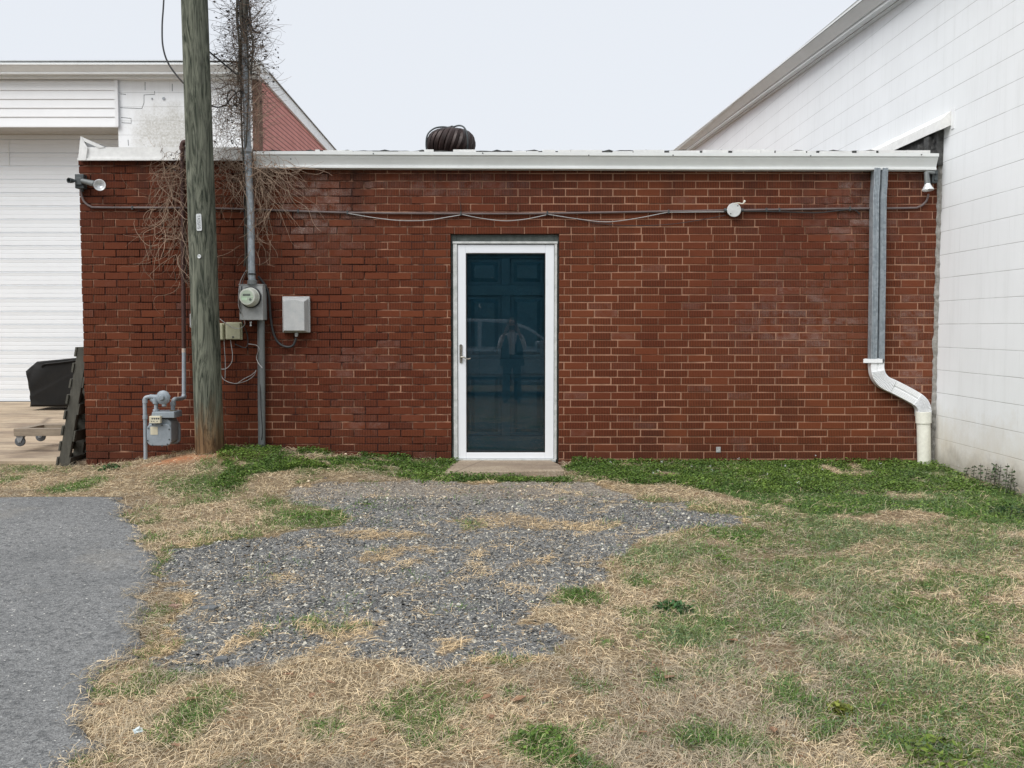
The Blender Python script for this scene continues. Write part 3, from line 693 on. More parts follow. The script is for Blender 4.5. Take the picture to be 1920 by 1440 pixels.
# galvanised downspout, corrugated with a deep fold, then white elbows and PVC stub
def section_sweep(pts, w, d, name, mat, parent, ribs=0, fold=.02, amp=.004):
    """rectangular fluted pipe swept along pts in a plane of constant y"""
    mb = MB(); vs = []; base = []
    nf = 10
    for k in range(nf*4):   # front face with flutes
        t = k/(nf*4-1); base.append((-w/2+w*t, -d/2+(amp*math.cos(t*2*math.pi*nf)+.002)+(fold*math.exp(-((t-.52)/.050)**2))))
    base += [(w/2, d/2), (-w/2, d/2)]
    pts = [Vector(p) for p in pts]; n = len(base)
    for i, p in enumerate(pts):
        t = (pts[min(i+1, len(pts)-1)]-pts[max(i-1, 0)]).normalized(); sx = Vector((0, 1, 0)).cross(t).normalized()
        if sx.x < 0: sx = -sx
        for a, b in base: vs.append(p+sx*a+Vector((0, 1, 0))*b)
    fs = []
    for i in range(len(pts)-1):
        for k in range(n): fs.append((i*n+k, i*n+(k+1) % n, (i+1)*n+(k+1) % n, (i+1)*n+k))
    fs += [tuple(range(n)), tuple(range((len(pts)-1)*n, len(pts)*n))]
    mb.add(vs, fs); return mb.build(name, mat, parent)
yd = D-.06
ds = [P(1649.5, 316, yd), P(1648.5, 345, yd), P(1646.5, 380, yd), P(1645.5, 500, yd), P(1644, 600, yd), P(1643, 676, yd)]
dspout = section_sweep([ds[0]]+spline(ds[1:], 4), .120, .090, 'downspout', MT['galv'], bld, fold=.075)
el = [P(1643, 672, yd), P(1643, 690, yd), P(1646, 704, yd), P(1656, 716, yd), P(1672, 724, yd), P(1690, 733, yd), P(1712, 745, yd), P(1724, 754, yd), P(1730, 765, yd), P(1731, 779, yd)]
sp_pts = spline(el, 7)
for i, p in enumerate(sp_pts):    # crimped elbows
    pass
elb = section_sweep(sp_pts, .118, .078, 'downspout_elbow', MT['elbow'], dspout, fold=.008, amp=.0012)
mb = MB()
tt = [3, 4, 5]
def crimps(i0, i1):
    for i in range(i0, i1):
        p, q = sp_pts[i], sp_pts[i+1]; t = (q-p).normalized(); sx = Vector((0, 1, 0)).cross(t).normalized()
        if sx.x < 0: sx = -sx
        vs = []
        for s1, off in ((0, 0), (.5, -.006), (1, 0)):
            c0 = p.lerp(q, s1*.62+.2)
            vs += [c0-sx*(.058-.0)+Vector((0, -.040+off, 0)), c0+sx*.058+Vector((0, -.040+off, 0))]
        mb.add(vs, [(0, 1, 3, 2), (2, 3, 5, 4)])
crimps(9, 28); crimps(44, 62); mb.each('crimp', MT['elbow'], elb)
mb = MB(); a, b = P(1619, 673, yd-.045), P(1657, 680.5, yd-.045)
mb.box(a.x, b.x, yd-.048, yd-.040, b.z, a.z); mb.box(b.x-.012, b.x, yd-.048, D, b.z, a.z); mb.box(P(1630, 673, yd-.045).x-.004, P(1630, 673, yd-.045).x+.004, yd-.04, D, b.z, a.z)
mb.build('strap', MT['elbow'], dspout, bevel=.001)
mb = MB(); a = P(1731, 772, yd-.01); b = P(1731.5, 793, yd-.01); c = P(1734, 868, yd-.01)
mb.tube([a, b], [.0665, .0665], 28); mb.tube([b, c-Vector((0, 0, .1))], .058, 28); mb.build('drain_pipe', MT['pvc'], dspout, smooth=True)

# mortar smear where the brick meets the block wall
mb = MB(); random.seed(21); prev = None; vs = []; fs = []
for i in range(70):
    z = -.1+2.72*i/69; w = .012+.02*random.random()
    vs += [(3.80-.002, D-.020-.02*random.random(), z), (3.774-w*.55*random.random(), D-.0045, z)]
for i in range(69): b = i*2; fs.append((b, b+1, b+3, b+2))
mb.add(vs, fs); mb.build('corner_mortar', simple('grey_mortar', (.20, .19, .17), (.34, .33, .31), 30, .9, bump=.6, bscale=80), bld)

mb = MB(); a, b = P(1343, 838, D-.006), P(1351, 848, D-.006); mb.box(a.x, b.x, D-.008, D+.002, b.z, a.z); mb.build('wall_patch', simple('pale_grey_patch', (.42, .44, .44), (.25, .24, .23), 60, .8), bld)
# ------------------------------------------------------------------ white block building (right)
WX = 3.80
wb = thing('block_building', (WX, 8, 0), 'tall white painted block building with courses running back along the right', 'building')
ra, rb = PX(1686, 0, WX), PX(1293, 283, WX); slope = (rb.z-ra.z)/(rb.y-ra.y)
def wz(y): return ra.z+(y-ra.y)*slope
mb = MB(); mb.prism([(-.6, -.5), (24, -.5), (24, wz(24)), (-.6, wz(-.6))], 'x', WX, WX+9); wall_w = mb.build('wall', MT['cmu'], wb)
oa, ob = PX(1608, 0, WX-.24), PX(1268, 283, WX-.24)
def oz(y): return oa.z+(y-oa.y)*(ob.z-oa.z)/(ob.y-oa.y)
mb = MB()
def sweepy(prof, mi=0, y0=-.9, y1=24.2):
    n = len(prof); vs = []
    for y in (y0, y1):
        for dx, dz in prof: vs.append((WX+dx, y, wz(y)+dz))
    mb.add(vs, [(k, (k+1) % n, n+(k+1) % n, n+k) for k in range(n)]+[tuple(range(n)), tuple(range(n, 2*n))], mi)
T = oz(12)-wz(12)
sweepy([(-.24, T), (-.24, T-.020), (-.20, T-.022), (-.20, T)])                       # drip edge
sweepy([(-.232, T-.024), (-.15, -.005), (-.10, -.005), (-.10, T-.024)])              # gutter face
sweepy([(-.13, -.006), (-.13, -.035), (-.06, -.035), (-.06, -.006)])
sweepy([(-.055, -.012), (-.055, -.045), (-.001, -.045), (-.001, -.012)])
fw = mb.build('eave_trim', MT['gutter'], wb)
mb = MB(); vs = []
for y in (-.9, 24.2): vs += [(WX-.24, y, oz(y)+.002), (WX+4.6, y, oz(y)+.9), (WX+9.2, y, oz(y)+.002), (WX+9.2, y, oz(y)-.05), (WX-.2, y, oz(y)-.018)]
mb.add(vs, [(0, 1, 6, 5), (1, 2, 7, 6), (2, 3, 8, 7), (3, 4, 9, 8), (4, 0, 5, 9), (0, 1, 2, 3, 4), (5, 6, 7, 8, 9)]); mb.build('roof', MT['trim'], wb)
mb = MB()
for v, u in ((0, 1), ): pass
for y in np.arange(9.6, 21, .92): mb.lathe((WX-.056, y, wz(y)-.028), (-1, 0, 0), [(0, .007), (.006, .006)], 8)
mb.each('trim_screw', MT['darkmetal'], fw)
# sloped metal flashing box fixed to the wall above the low roof
mb = MB(); y0, y1 = 8.42, 12.5
zt0, zb0 = PX(1768, 215, WX).z, PX(1768, 248, WX).z
vs = []
for y, dz in ((y0, 0), (y1, .02)):
    vs += [(WX-.001, y, zt0+dz), (WX-.085, y, zt0-.075+dz), (WX-.10, y, zb0+dz-.01), (WX-.09, y, zb0+dz-.01), (WX-.001, y, zb0+dz+.03)]
mb.add(vs, [(0, 1, 6, 5), (1, 2, 7, 6), (2, 3, 8, 7), (3, 4, 9, 8), (0, 1, 2, 3, 4), (5, 6, 7, 8, 9)])
fl = mb.build('flashing', MT['trim'], wb)
mb = MB(); mb.box(WX-.006, WX-.001, y0-.06, y0-.002, zb0-.01, zt0+.005); mb.build('flashing_end', MT['siding'], wb)
mb = MB(); mb.box(WX-.05, WX-.001, 8.56, 12.4, 2.62, zb0+.02); mb.box(WX-.09, WX-.05, 8.66, 8.76, 2.62, zb0-.02)  # black box stands for the shade in the gap under the flashing, beside cement
random.seed(31)
for k in range(26): x = WX-.05-random.random()*.07; y = 8.6+random.random()*.8; z = 2.74+random.random()*.1; r = random.uniform(.006, .018); mb.box(x-r, x+r, y-r, y+r, z-r, z+r*1.4)
mb.build('roof_cement_and_shade', MT['tar'], fl)

# ------------------------------------------------------------------ garage building (left, behind)
YG = 14.2; GXR = P(485, 200, YG).x
gb_ = thing('garage_building', (-6, YG, 0), 'white and red building set back on the left with a roll-up door', 'building')
def PG(u, v): return P(u, v, YG)
ztg = PG(300, 140).z; dxr = PG(223, 300).x; dzt = PG(100, 247).z
mb = MB(); mb.box(dxr, GXR, YG, YG+.2, -.3, ztg); mb.box(dxr+.001, dxr+.2, YG+.2, YG+.6, -.3, ztg-.01); mb.box(-16, dxr, YG, YG+.2, dzt+.1, ztg); mb.build('block_wall', MT['cmu_left'], gb_)
mb = MB(); zr0 = ztg+.12; mb.prism([(YG+.201, -.3), (YG+12, -.3), (YG+12, zr0-.32), (YG+.201, zr0-.02)], 'x', GXR-.2, GXR-.002); mb.build('side_wall', MT['redwall'], gb_)
mb = MB(); mb.box(GXR-.09, GXR+.004, YG-.006, YG+.2, PG(480, 290).z-1.5, PG(480, 148).z); mb.build('corner_brick', simple('brown_brick_edge', (.20, .10, .07), (.12, .06, .045), 12, .9, bump=.5), gb_)
# eave: roof edge, gutter, lower board
mb = MB(); xe = PG(497, 130).x
za, zb, zc, zd = PG(0, 121).z, PG(0, 129.5).z, PG(0, 143).z, PG(0, 149).z
mb.box(-16, xe-.02, YG-.12, YG+.3, zb+.004, za); mb.box(-16, xe, YG-.30, YG-.29+.02, zb-.016, zb+.002)
mb.prism([(YG-.29, zb-.016), (YG-.22, zc), (YG-.12, zc), (YG-.12, zb-.016)], 'x', -16, xe)
mb.box(-16, xe-.04, YG-.225, YG-.12, zc-.020, zc-.002); mb.box(-16, xe-.08, YG-.12, YG+.02, zd-.01, zc-.022)
mb.build('eave_trim', MT['gutter'], gb_)
mb = MB()
for pl_ in ([(225, 202), (240, 202.5), (266, 203.5), (270, 193), (270, 178), (290, 177), (290, 171)], [(272, 154), (272, 169)], [(323, 157), (323, 171)], [(226, 176), (236, 177)], [(228, 230), (246, 231), (246, 222), (227, 220)], [(240, 262), (241, 273)]):
    mb.tube([P(u, v, YG-.001) for u, v in pl_], .0035, 5)
mb.each('wall_crack', MT['darkmetal'], gb_)
mb = MB(); c = P(307, 185, YG-.004); mb.lathe(c, (0, -1, 0), [(0, .022), (.012, .020)], 12); c = P(285, 185, YG-.004); mb.lathe(c, (0, -1, 0), [(0, .014), (.012, .010)], 8); mb.each('wall_anchor', MT['steel'], gb_)
# sloping rake on the red side
mb = MB(); s0 = Vector((GXR+.02, YG+.0, PG(497, 131).z)); yb = YG+12; zdr = .335
mb.add([(GXR+.005, YG-.2, s0.z-.10), (GXR+.005, YG-.2, s0.z+.10), (GXR+.005, yb, s0.z+.10-zdr), (GXR+.005, yb, s0.z-.10-zdr),
        (GXR+.035, YG-.2, s0.z-.09), (GXR+.035, YG-.2, s0.z+.10), (GXR+.035, yb, s0.z+.10-zdr), (GXR+.035, yb, s0.z-.09-zdr)],
       [(0, 1, 2, 3), (4, 7, 6, 5), (0, 4, 5, 1), (1, 5, 6, 2), (2, 6, 7, 3), (3, 7, 4, 0)])
mb.build('rake_trim', MT['white'], gb_)
mb = MB(); mb.add([(-16, YG-.1, s0.z+.09), (GXR+.06, YG-.15, s0.z+.105), (GXR+.06, yb, s0.z+.105-zdr), (-16, yb, s0.z+.09-zdr), (-16, YG-.1, s0.z+.07), (GXR+.06, YG-.15, s0.z+.09), (GXR+.06, yb, s0.z+.09-zdr)], [(0, 1, 2, 3), (4, 5, 1, 0), (5, 6, 2, 1)])
mb.build('roof', simple('pale_grey_roof_metal', (.50, .51, .51), None, 3, .5), gb_)
# siding-clad header box
mb = MB(); xh = PG(222, 200).x; hy = YG-.03
def PH(u, v): return P(u, v, hy)
zt_, zb_ = PG(0, 151).z, PH(0, 236).z; xh = PH(222, 200).x; nS = 5; q = (zt_-zb_)/(nS+.15)
for i in range(nS+1):
    a = zb_+q*i; b = min(a+q, zt_)
    mb.add([(-16, hy-.014, a), (xh-.03, hy-.014, a), (xh-.03, hy, b), (-16, hy, b), (-16, hy+.003, a), (xh-.03, hy+.003, a)], [(0, 1, 2, 3), (4, 5, 1, 0)])
mb.box(xh-.045, xh, hy-.02, hy+.01, zb_-.01, zt_); mb.box(-16, xh, hy-.018, hy+.01, zb_-.02, zb_); 
hd = mb.build('header_siding', MT['siding'], gb_)
mb = MB(); mb.box(-16, dxr-.001, hy+.011, YG+.58, zb_-.02, zb_-.004); mb.build('header_soffit', MT['soffit'], hd)
# ribbed door curtain
mb = MB(); y = YG+.52; z = .05; prof = []
per = .1995
while z < dzt+.02:
    prof += [(y, z), (y, z+.055), (y+.004, z+.058), (y+.004, z+.064), (y, z+.067), (y, z+.119), (y+.004, z+.122), (y+.004, z+.128), (y, z+.131), (y-.003, z+.168), (y-.006, z+.176), (y+.014, z+.181), (y+.014, z+.189)]
    z += per
prof.append((y, z)); vs = []; fs = []
for x in (-16, -11, -8.9, dxr+.05):
    vs += [(x, a, b) for a, b in prof]
n = len(prof)
for i in range(3):
    for k in range(n-1): fs.append((i*n+k, i*n+k+1, (i+1)*n+k+1, (i+1)*n+k))
mb.add(vs, fs); rd = mb.build('roll_up_door', MT['rolldoor'], gb_)
mb = MB(); mb.box(-16, dxr, YG+.49, YG+.54, .03, .06); mb.build('bottom_rail', MT['darkmetal'], rd)
mb = MB(); v0 = P(16, 300, YG+.5); mb.box(v0.x-.006, v0.x+.006, YG+.506, YG+.515, PG(0, 300).z, PG(0, 250).z); mb.build('panel_seam', MT['gutter'], rd)

# ------------------------------------------------------------------ turbine roof vent
tv = P(846, 262, 9.8); R_ = 45.5*9.8/F; cz = P(846, 270, 9.8).z; hh_ = 27.5*9.8/F
vent = thing('roof_vent', (tv.x, 9.8, 2.8), 'dark brown metal turbine vent on the roof above the door', 'roof vent')
mb = MB(); nv = 22
for k in range(nv):
    a0 = 2*math.pi*k/nv; vs = []; m_ = 10
    for i in range(m_+1):
        t = i/m_; ph = -1.15+2.55*t; r = R_*max(math.cos(ph*.98), .16)**.55; z = cz+hh_*.98*math.sin(ph)
        sweep = .55*(t-.5)
        for j, (da, rr) in enumerate(((-.07, .90), (.10, 1.0), (.245, .955))):
            a = a0+da+sweep; vs.append((tv.x+r*rr*math.cos(a), 9.8+r*rr*math.sin(a), z))
    fs = []
    for i in range(m_):
        for j in range(2): b = i*3+j; fs.append((b, b+1, b+4, b+3))
    mb.add(vs, fs)
van = mb.build('vane', MT['ventbrown'], vent, smooth=True)
mb = MB(); mb.lathe((tv.x, 9.8, cz), (0, 0, 1), [(-hh_*.9, R_*.55), (-hh_*.5, R_*.80), (0, R_*.86), (hh_*.5, R_*.72), (hh_*.85, R_*.40)], 24); mb.lathe((tv.x, 9.8, cz+hh_*.93), (0, 0, 1), [(-.01, R_*.46), (.004, R_*.44), (.018, R_*.1), (.03, R_*.06)], 24)
mb.build('core', MT['ventbrown'], vent, smooth=True)
mb = MB(); mb.lathe((tv.x, 9.8, 2.72), (0, 0, 1), [(0, .26), (.06, .17), (cz-2.72-hh_*.85, .155)], 24); mb.build('base', MT['ventbrown'], vent, smooth=True)
mb = MB(); top = P(848, 239, 9.8)
mb.tube(spline([P(801, 287, 9.75), P(799, 270, 9.75), P(802, 252, 9.75), P(814, 241, 9.78), P(830, 238, 9.8), P(846, 240, 9.8)], 6), .0085, 8)
mb.tube(spline([P(846, 240, 9.8), P(859, 235.5, 9.75), P(869, 238, 9.6), P(875, 249, 9.55), P(877, 268, 9.55), P(876, 284, 9.6)], 6), .0085, 8)
mb.tube(spline([P(846, 240, 9.8), P(850, 241, 10), P(856, 250, 10.1), P(858, 280, 10.1)], 6), .0085, 8)
mb.tube([P(841, 239, 9.8), P(853, 238, 9.8)], .012, 8); mb.tube([P(847, 236, 9.8), P(847.5, 245, 9.8)], .014, 8); mb.build('brace', MT['darkmetal'], vent, smooth=True)

# ------------------------------------------------------------------ utility pole
pb = P(393, 846, 8.22); pt = P(364.5, 0, 8.24); dirp = (pt-pb)/(pt.z-pb.z)
r0, r1 = 26.3*8.22/F, 23.6*8.24/F
pole = thing('utility_pole', pb, 'thick greenish weathered wooden utility pole standing before the brick wall', 'utility pole')
mb = MB(); random.seed(2); vs = []; fs = []; n = 48; hs_ = np.linspace(-.5, 8.5, 70)
for h in hs_:
    p = pb+dirp*h; r = r0+(r1-r0)*h/(pt.z-pb.z)
    for k in range(n):
        a = 2*math.pi*k/n; w = 1+.012*math.sin(a*3+h*.6)+.008*math.sin(a*7+h*1.1)+.006*math.sin(a*23+h*.25)
        vs.append((p.x+r*w*math.cos(a), p.y+r*w*math.sin(a), p.z))
for i in range(len(hs_)-1):
    for k in range(n): fs.append((i*n+k, i*n+(k+1) % n, (i+1)*n+(k+1) % n, (i+1)*n+k))
mb.add(vs, fs); mb.add([vs[(len(hs_)-1)*n+k] for k in range(n)], [tuple(range(n))]); mb.build('pole_shaft', MT['pole'], pole, smooth=True)
def on_pole(u, v):   # point on the camera side of the pole
    p = P(u, v, 8.10); h = p.z-pb.z; c = pb+dirp*h; r = r0+(r1-r0)*h/(pt.z-pb.z); 
    for _ in range(3):
        dx = p.x-c.x; y = c.y-math.sqrt(max(r*r-dx*dx, 1e-6)); p = P(u, v, y)
    return Vector((p.x, y-.003, p.z))
a, b = on_pole(373, 401), on_pole(374.5, 433)
mb = MB(); w = .024; ax = (b-a).normalized(); sx = Vector((.97, -.22, 0)); 
sx = (sx-ax*sx.dot(ax)).normalized(); nrm = sx.cross(ax)
if nrm.y > 0: nrm = -nrm
def plate(a, b, w, t): 
    vs = []
    for q in (0, t):
        for (p, s_) in ((a, -w*.7), (a, w*.7), (a+ax*.008, w), (b-ax*.008, w), (b, w*.7), (b, -w*.7), (b-ax*.008, -w), (a+ax*.008, -w)): vs.append(p+sx*s_+nrm*(q+.002))
    return vs, [tuple(range(8))[::-1], tuple(range(8, 16))]+[(k, (k+1) % 8, 8+(k+1) % 8, 8+k) for k in range(8)]
mb.add(*plate(a, b, w, .003)); tagp = mb.build('number_tag', MT['alu'], pole)
mb = MB(); random.seed(4); Ln = (b-a).length
glyphs = [[(0, 0, 1, 0), (.5, 0, .5, 1)], [(0, 1, .5, 0), (.5, 0, 1, 1), (.2, .6, .8, .6)], [(0, 0, 1, 0), (1, 0, 1, 1), (1, 1, 0, 1), (0, 1, 0, 0)], [(0, 0, 1, 0), (0, 0, 0, .5), (0, .5, 1, .5), (1, .5, 1, 1), (1, 1, 0, 1)], [(0, 0, .6, 0), (.6, 0, .9, .5), (.9, .5, .6, 1), (0, 1, 0, 0)], [(0, 0, 1, 0), (0, 0, 0, .5), (0, .5, 1, .5), (1, .5, 1, 1), (1, 1, 0, 1)]]
for i, gl in enumerate(glyphs):      # characters stamped sideways down the tag
    c0 = a+ax*(.014+i*(Ln-.026)/6)
    for x1_, y1_, x2_, y2_ in gl:
        p = c0+ax*(x1_*.013)+sx*(.012-y1_*.024)+nrm*.006; q = c0+ax*(x2_*.013)+sx*(.012-y2_*.024)+nrm*.006; mb.tube([p, q], .0013, 5)
mb.build('stamped_character', MT['darkmetal'], tagp)
c = on_pole(373.8, 481); mb = MB(); mb.lathe(c+Vector((0, .002, 0)), (-.15, -1, 0), [(0, .017), (.004, .017), (.006, .014), (.004, .006), (.008, .004)], 20); mb.build('date_nail', MT['alu'], pole, smooth=True)
# cables at the pole
c1 = MB(); c1.tube(spline([P(310, -90, 8.6), P(307, 0, 8.5), P(304, 50, 8.46), P(306, 90, 8.42), P(318, 123, 8.40), P(346, 158, 8.38), P(365, 168, 8.38)], 8), .0075, 8)
tag(c1.build('overhead_cable', MT['cable'], smooth=True), 'black cable drooping out of the sky to the left side of the pole', 'cable')
c1 = MB(); c1.tube(spline([P(372, 80, 8.36), P(391, 96, 8.36), P(420, 120, 8.38), P(448, 143, 8.42), P(456, 150, 8.44)], 6), .0075, 8)
tag(c1.build('service_cable', MT['cable'], smooth=True), 'straight black cable running from the pole down to the mast', 'cable')
c1 = MB(); c1.tube(spline([P(380, 14, 8.36), P(410, 24, 8.4), P(452, 44, 8.44)], 6), .002, 6)
tag(c1.build('thin_wire', MT['wcable'], smooth=True), 'thin pale wire from the pole top to the vine-covered mast', 'wire')

# ------------------------------------------------------------------ service mast and electric meter
ym = D-.15
mast = thing('service_mast', P(473, 534, ym), 'galvanised conduit mast rising from the electric meter past the roof edge', 'conduit')
mb = MB(); mp_ = [P(473, 534, ym), P(471.5, 500, ym), P(470, 400, ym), P(464.5, 285, ym), P(462, 200, ym), P(459, 100, ym), P(456, 0, ym), P(455, -40, ym)]
mb.tube(spline(mp_, 4), 6.6*ym/F, 20); mb.build('conduit', MT['mastpipe'], mast, smooth=True)
mb = MB(); c = P(473, 514, ym); mb.lathe(c, (0, 0, 1), [(-.006, .035), (.006, .035)], 20, 1); c = P(473, 529, ym); mb.lathe(c, (0, 0, 1), [(-.02, .042), (.014, .042), (.02, .034)], 20); c = P(464.5, 286, ym); mb.lathe(c, (0, 0, 1), [(-.008, .036), (.008, .036)], 20)
mb.box(c.x-.07, c.x+.07, ym+.02, ym+.03, c.z-.008, c.z+.008); mb.each('collar', [MT['greypipe'], MT['black']], mast, smooth=True)
mb = MB(); random.seed(12)   # weatherhead conductors looping out
hc = P(455, 18, ym)
mb.tube(spline([P(447, 22, ym-.02), P(446, 40, ym-.05), P(452, 56, ym-.06), P(462, 60, ym-.06), P(470, 50, ym-.04), P(468, 20, ym), P(462, -20, ym)], 6), .008, 8)
mb.tube(spline([P(452, -10, ym-.03), P(458, 20, ym-.05), P(468, 40, ym-.05), P(476, 58, ym-.03), P(490, 62, ym)], 6), .008, 8)
mb.tube(spline([P(446, -10, ym-.03), P(450, 20, ym-.05), P(462, 38, ym-.05), P(472, 60, ym-.03)], 6), .008, 8)
mb.tube(spline([P(449, 144, 8.42), P(454, 168, 8.41), P(452, 200, 8.42), P(454, 260, 8.44), P(457, 330, 8.5), P(459, 420, 8.55), P(466, 500, 8.56)], 5), .006, 8)
for cx_, cy_, rr, ph in ((435, 184, 15, 0), (444, 190, 9, 1)):
    mb.tube([P(cx_+rr*.62*math.cos(t), cy_+rr*math.sin(t), 8.40+.02*math.sin(t)) for t in np.linspace(ph, ph+6.2, 26)], .006, 7)
mb.tube(spline([P(395, 198, 8.40), P(410, 201, 8.4), P(425, 195, 8.4), P(436, 180, 8.4), P(452, 168, 8.42)], 5), .006, 7)
mb.build('wiring_loop', MT['cable'], mast, smooth=True)

bx0, bx1 = P(448, 560, D-.16).x, P(492.5, 560, D-.16).x; bz0, bz1 = P(470, 600, D-.16).z, P(470, 534, D-.16).z
em = thing('electric_meter', ((bx0+bx1)/2, D, bz0), 'grey electric meter box with a round glass meter on the brick wall', 'electric meter')
mb = MB(); mb.box(bx0, bx1, D-.155, D-.006, bz0, bz1); mb.box(bx0-.004, bx1+.006, D-.162, D-.02, bz1, bz1+.006); mb.build('enclosure', MT['meterbox'], em, bevel=.004)
mc = P(470.5, 557.5, D-.16); ax3 = Vector((-.10, -1, .02))
mb = MB(); mb.lathe(mc+Vector((0, .004, 0)), ax3, [(0, .094), (.014, .094), (.018, .086)], 36, 0); mb.build('ring', MT['black'], em, smooth=True)
mb = MB(); mb.lathe(mc, ax3, [(.0, .084), (.02, .084), (.022, .080), (.085, .074), (.092, .068), (.093, .050), (.090, .048)], 36); mb.build('meter_cover', MT['meterside'], em, smooth=True)
fcn = mc+ax3.normalized()*.094
def faced(mb, u0, u1, v0, v1, off, mi=0):   # patch on the dial, in metres from its centre
    ex = Vector((1, -.10, 0)).normalized(); ez = Vector((0, 0, 1)); nn = ax3.normalized(); vs = []
    for o in (off-.003, off):
        for a_, b_ in ((u0, v0), (u1, v0), (u1, v1), (u0, v1)): vs.append(fcn+ex*a_+ez*b_+nn*o)
    mb.add(vs, [(0, 1, 2, 3), (4, 5, 6, 7), (0, 1, 5, 4), (1, 2, 6, 5), (2, 3, 7, 6), (3, 0, 4, 7)], mi)
mb = MB(); mb.lathe(fcn-ax3.normalized()*.004, ax3, [(0, .058), (.004, .058)], 36); faced(mb, -.055, .055, -.002, .0015, .002, 2); faced(mb, -.036, .030, .008, .026, .002, 1); mb.lathe(fcn+Vector((.030, -.001, -.024)), ax3, [(0, .012), (.003, .012)], 18, 1); faced(mb, -.05, .0, -.028, -.006, .0012, 2)
mb.build('dial_face', [MT['dial'], MT['lcd'], MT['greenlabel']], em)
mb = MB(); c = P(470, 603, D-.12); mb.lathe(c, (0, 0, -1), [(0, .010), (.012, .010), (.014, .006), (.026, .006), (.028, .009), (.04, .009)], 12); mb.build('seal_lock', MT['alu'], em, smooth=True)

lc = thing('ground_conduit', P(490, 832, D-.05), 'grey vertical conduit from the electric meter down into the clover', 'conduit')
mb = MB(); mb.tube([P(490.5, 598, D-.055), P(491.5, 700, D-.055), P(492, 838, D-.055)], 5.6*D/F, 18); mb.build('conduit', MT['greypipe'], lc, smooth=True)
mb = MB(); mb.tube([P(484.5, 602, D-.02), P(485, 700, D-.02), P(486, 838, D-.02)], .009, 10); mb.build('side_tube', MT['greypipe'], lc, smooth=True)
mb = MB(); mb.tube(spline([P(488, 600, D-.03), P(487.5, 680, D-.05), P(489, 760, D-.1), P(492, 810, D-.1), P(487, 838, D-.05)], 5), .004, 6); mb.build('cable', MT['cable'], lc, smooth=True)

# telecom box and its thick black cable
a, b = P(530, 556, D-.02), P(582, 623.5, D-.02)
tb = thing('telecom_box', ((a.x+b.x)/2, D, b.z), 'grey plastic utility box with an arched cover right of the electric meter', 'utility box')
mb = MB(); mb.box(a.x, b.x, D-.04, D-.004, b.z, a.z); mb.build('backplate', MT['telecom'], tb, bevel=.006)
mb = MB(); a2, b2 = P(531.5, 562, D-.10), P(571, 620, D-.10); pf = []
for k in range(9): t = k/8; pf.append((a2.x+(b2.x-a2.x)*t, a2.z-.015+.018*math.sin(math.pi*t)))
front = [(p[0], D-.105, p[1]) for p in pf]+[(b2.x, D-.105, b2.z), (a2.x, D-.105, b2.z)]
x_l, x_r = a.x+.006, P(579, 600, D-.04).x
back = [(x_l+(x_r-x_l)*(k/8), D-.041, a2.z+.012+.012*math.sin(math.pi*k/8)) for k in range(9)]+[(x_r, D-.041, b2.z-.02), (x_l, D-.041, b2.z-.02)]
n = 11; mb.add(front+back, [tuple(range(n)), tuple(range(n, 2*n))[::-1]]+[(k, (k+1) % n, n+(k+1) % n, n+k) for k in range(n)]); mb.build('cover', MT['telecom'], tb, bevel=.004)
mb = MB(); c = P(556, 628, D-.05); mb.lathe(c+Vector((0, 0, .02)), (0, 0, -1), [(0, .016), (.02, .016), (.022, .013), (.035, .013)], 12); mb.build('gland', MT['meterbox'], tb, smooth=True)
mb = MB(); mb.tube(spline([P(484, 518, D-.06), P(497, 535, D-.05), P(504, 555, D-.04), P(507, 590, D-.03), P(511, 618, D-.03), P(520, 640, D-.03), P(535, 650, D-.04), P(549, 648, D-.05), P(555.5, 634, D-.05)], 7), .0115, 10)
tag(mb.build('power_cable', MT['cable'], smooth=True), 'thick black cable looping from the mast to the arched grey box', 'cable')

# small boxes
def small_box(name, u0, v0, u1, v1, dp, mat, label, cat, knob=True):
    a, b = P(u0, v0, D-dp), P(u1, v1, D-dp); t = thing(name, ((a.x+b.x)/2, D, b.z), label, cat)
    m = MB(); m.box(a.x, b.x, D-dp*.45, D-.003, b.z, a.z); m.build('backplate', mat, t, bevel=.003)
    m = MB(); m.box(a.x+.003, b.x-.008, D-dp, D-dp*.45-.001, b.z+.004, a.z-.004); m.build('lid', mat, t, bevel=.007)
    if knob:
        c = P((u0+u1)/2, v1-5, D-dp-.002); m = MB(); m.lathe(c+Vector((0, .004, 0)), (0, -1, 0), [(0, .009), (.006, .008)], 12); m.build('screw', MT['darkmetal'], t)
    return t
small_box('junction_box', 421.5, 604, 452, 637, .06, MT['beige'], 'square beige plastic box between the pole and the electric meter', 'junction box')
small_box('junction_box', 399, 606, 419.5, 638, .05, MT['beige'], 'narrow beige box mostly hidden behind the right edge of the pole', 'junction box')
small_box('junction_box', 354.5, 588, 376, 614.5, .04, MT['offwhite'], 'white box peeking out from behind the left edge of the pole', 'junction box', False)
def cable(name, pts, r, mat, label, cat='cable'):
    m = MB(); m.tube(spline(pts, 6), r, 7); return tag(m.build(name, mat, smooth=True), label, cat)
yc = D-.03
cable('phone_wire', [P(463, 505, yc), P(455, 518, yc), P(449, 535, yc-.12), P(447, 570, yc-.14), P(452, 585, yc-.14), P(459, 605, yc-.1), P(455, 613, yc-.07), P(445, 616, yc-.07), P(432, 612, yc-.06), P(412, 598, yc-.05)], .0032, MT['wcable'], 'pale thin wire looping over the left edge of the electric meter')
cable('black_wire', [P(460, 510, yc), P(453, 540, yc-.13), P(450, 580, yc-.14), P(455, 605, yc-.05), P(462, 622, yc), P(465, 640, yc), P(460, 652, yc), P(440, 645, yc)], .0045, MT['cable'], 'black wire hanging down the left side of the electric meter')
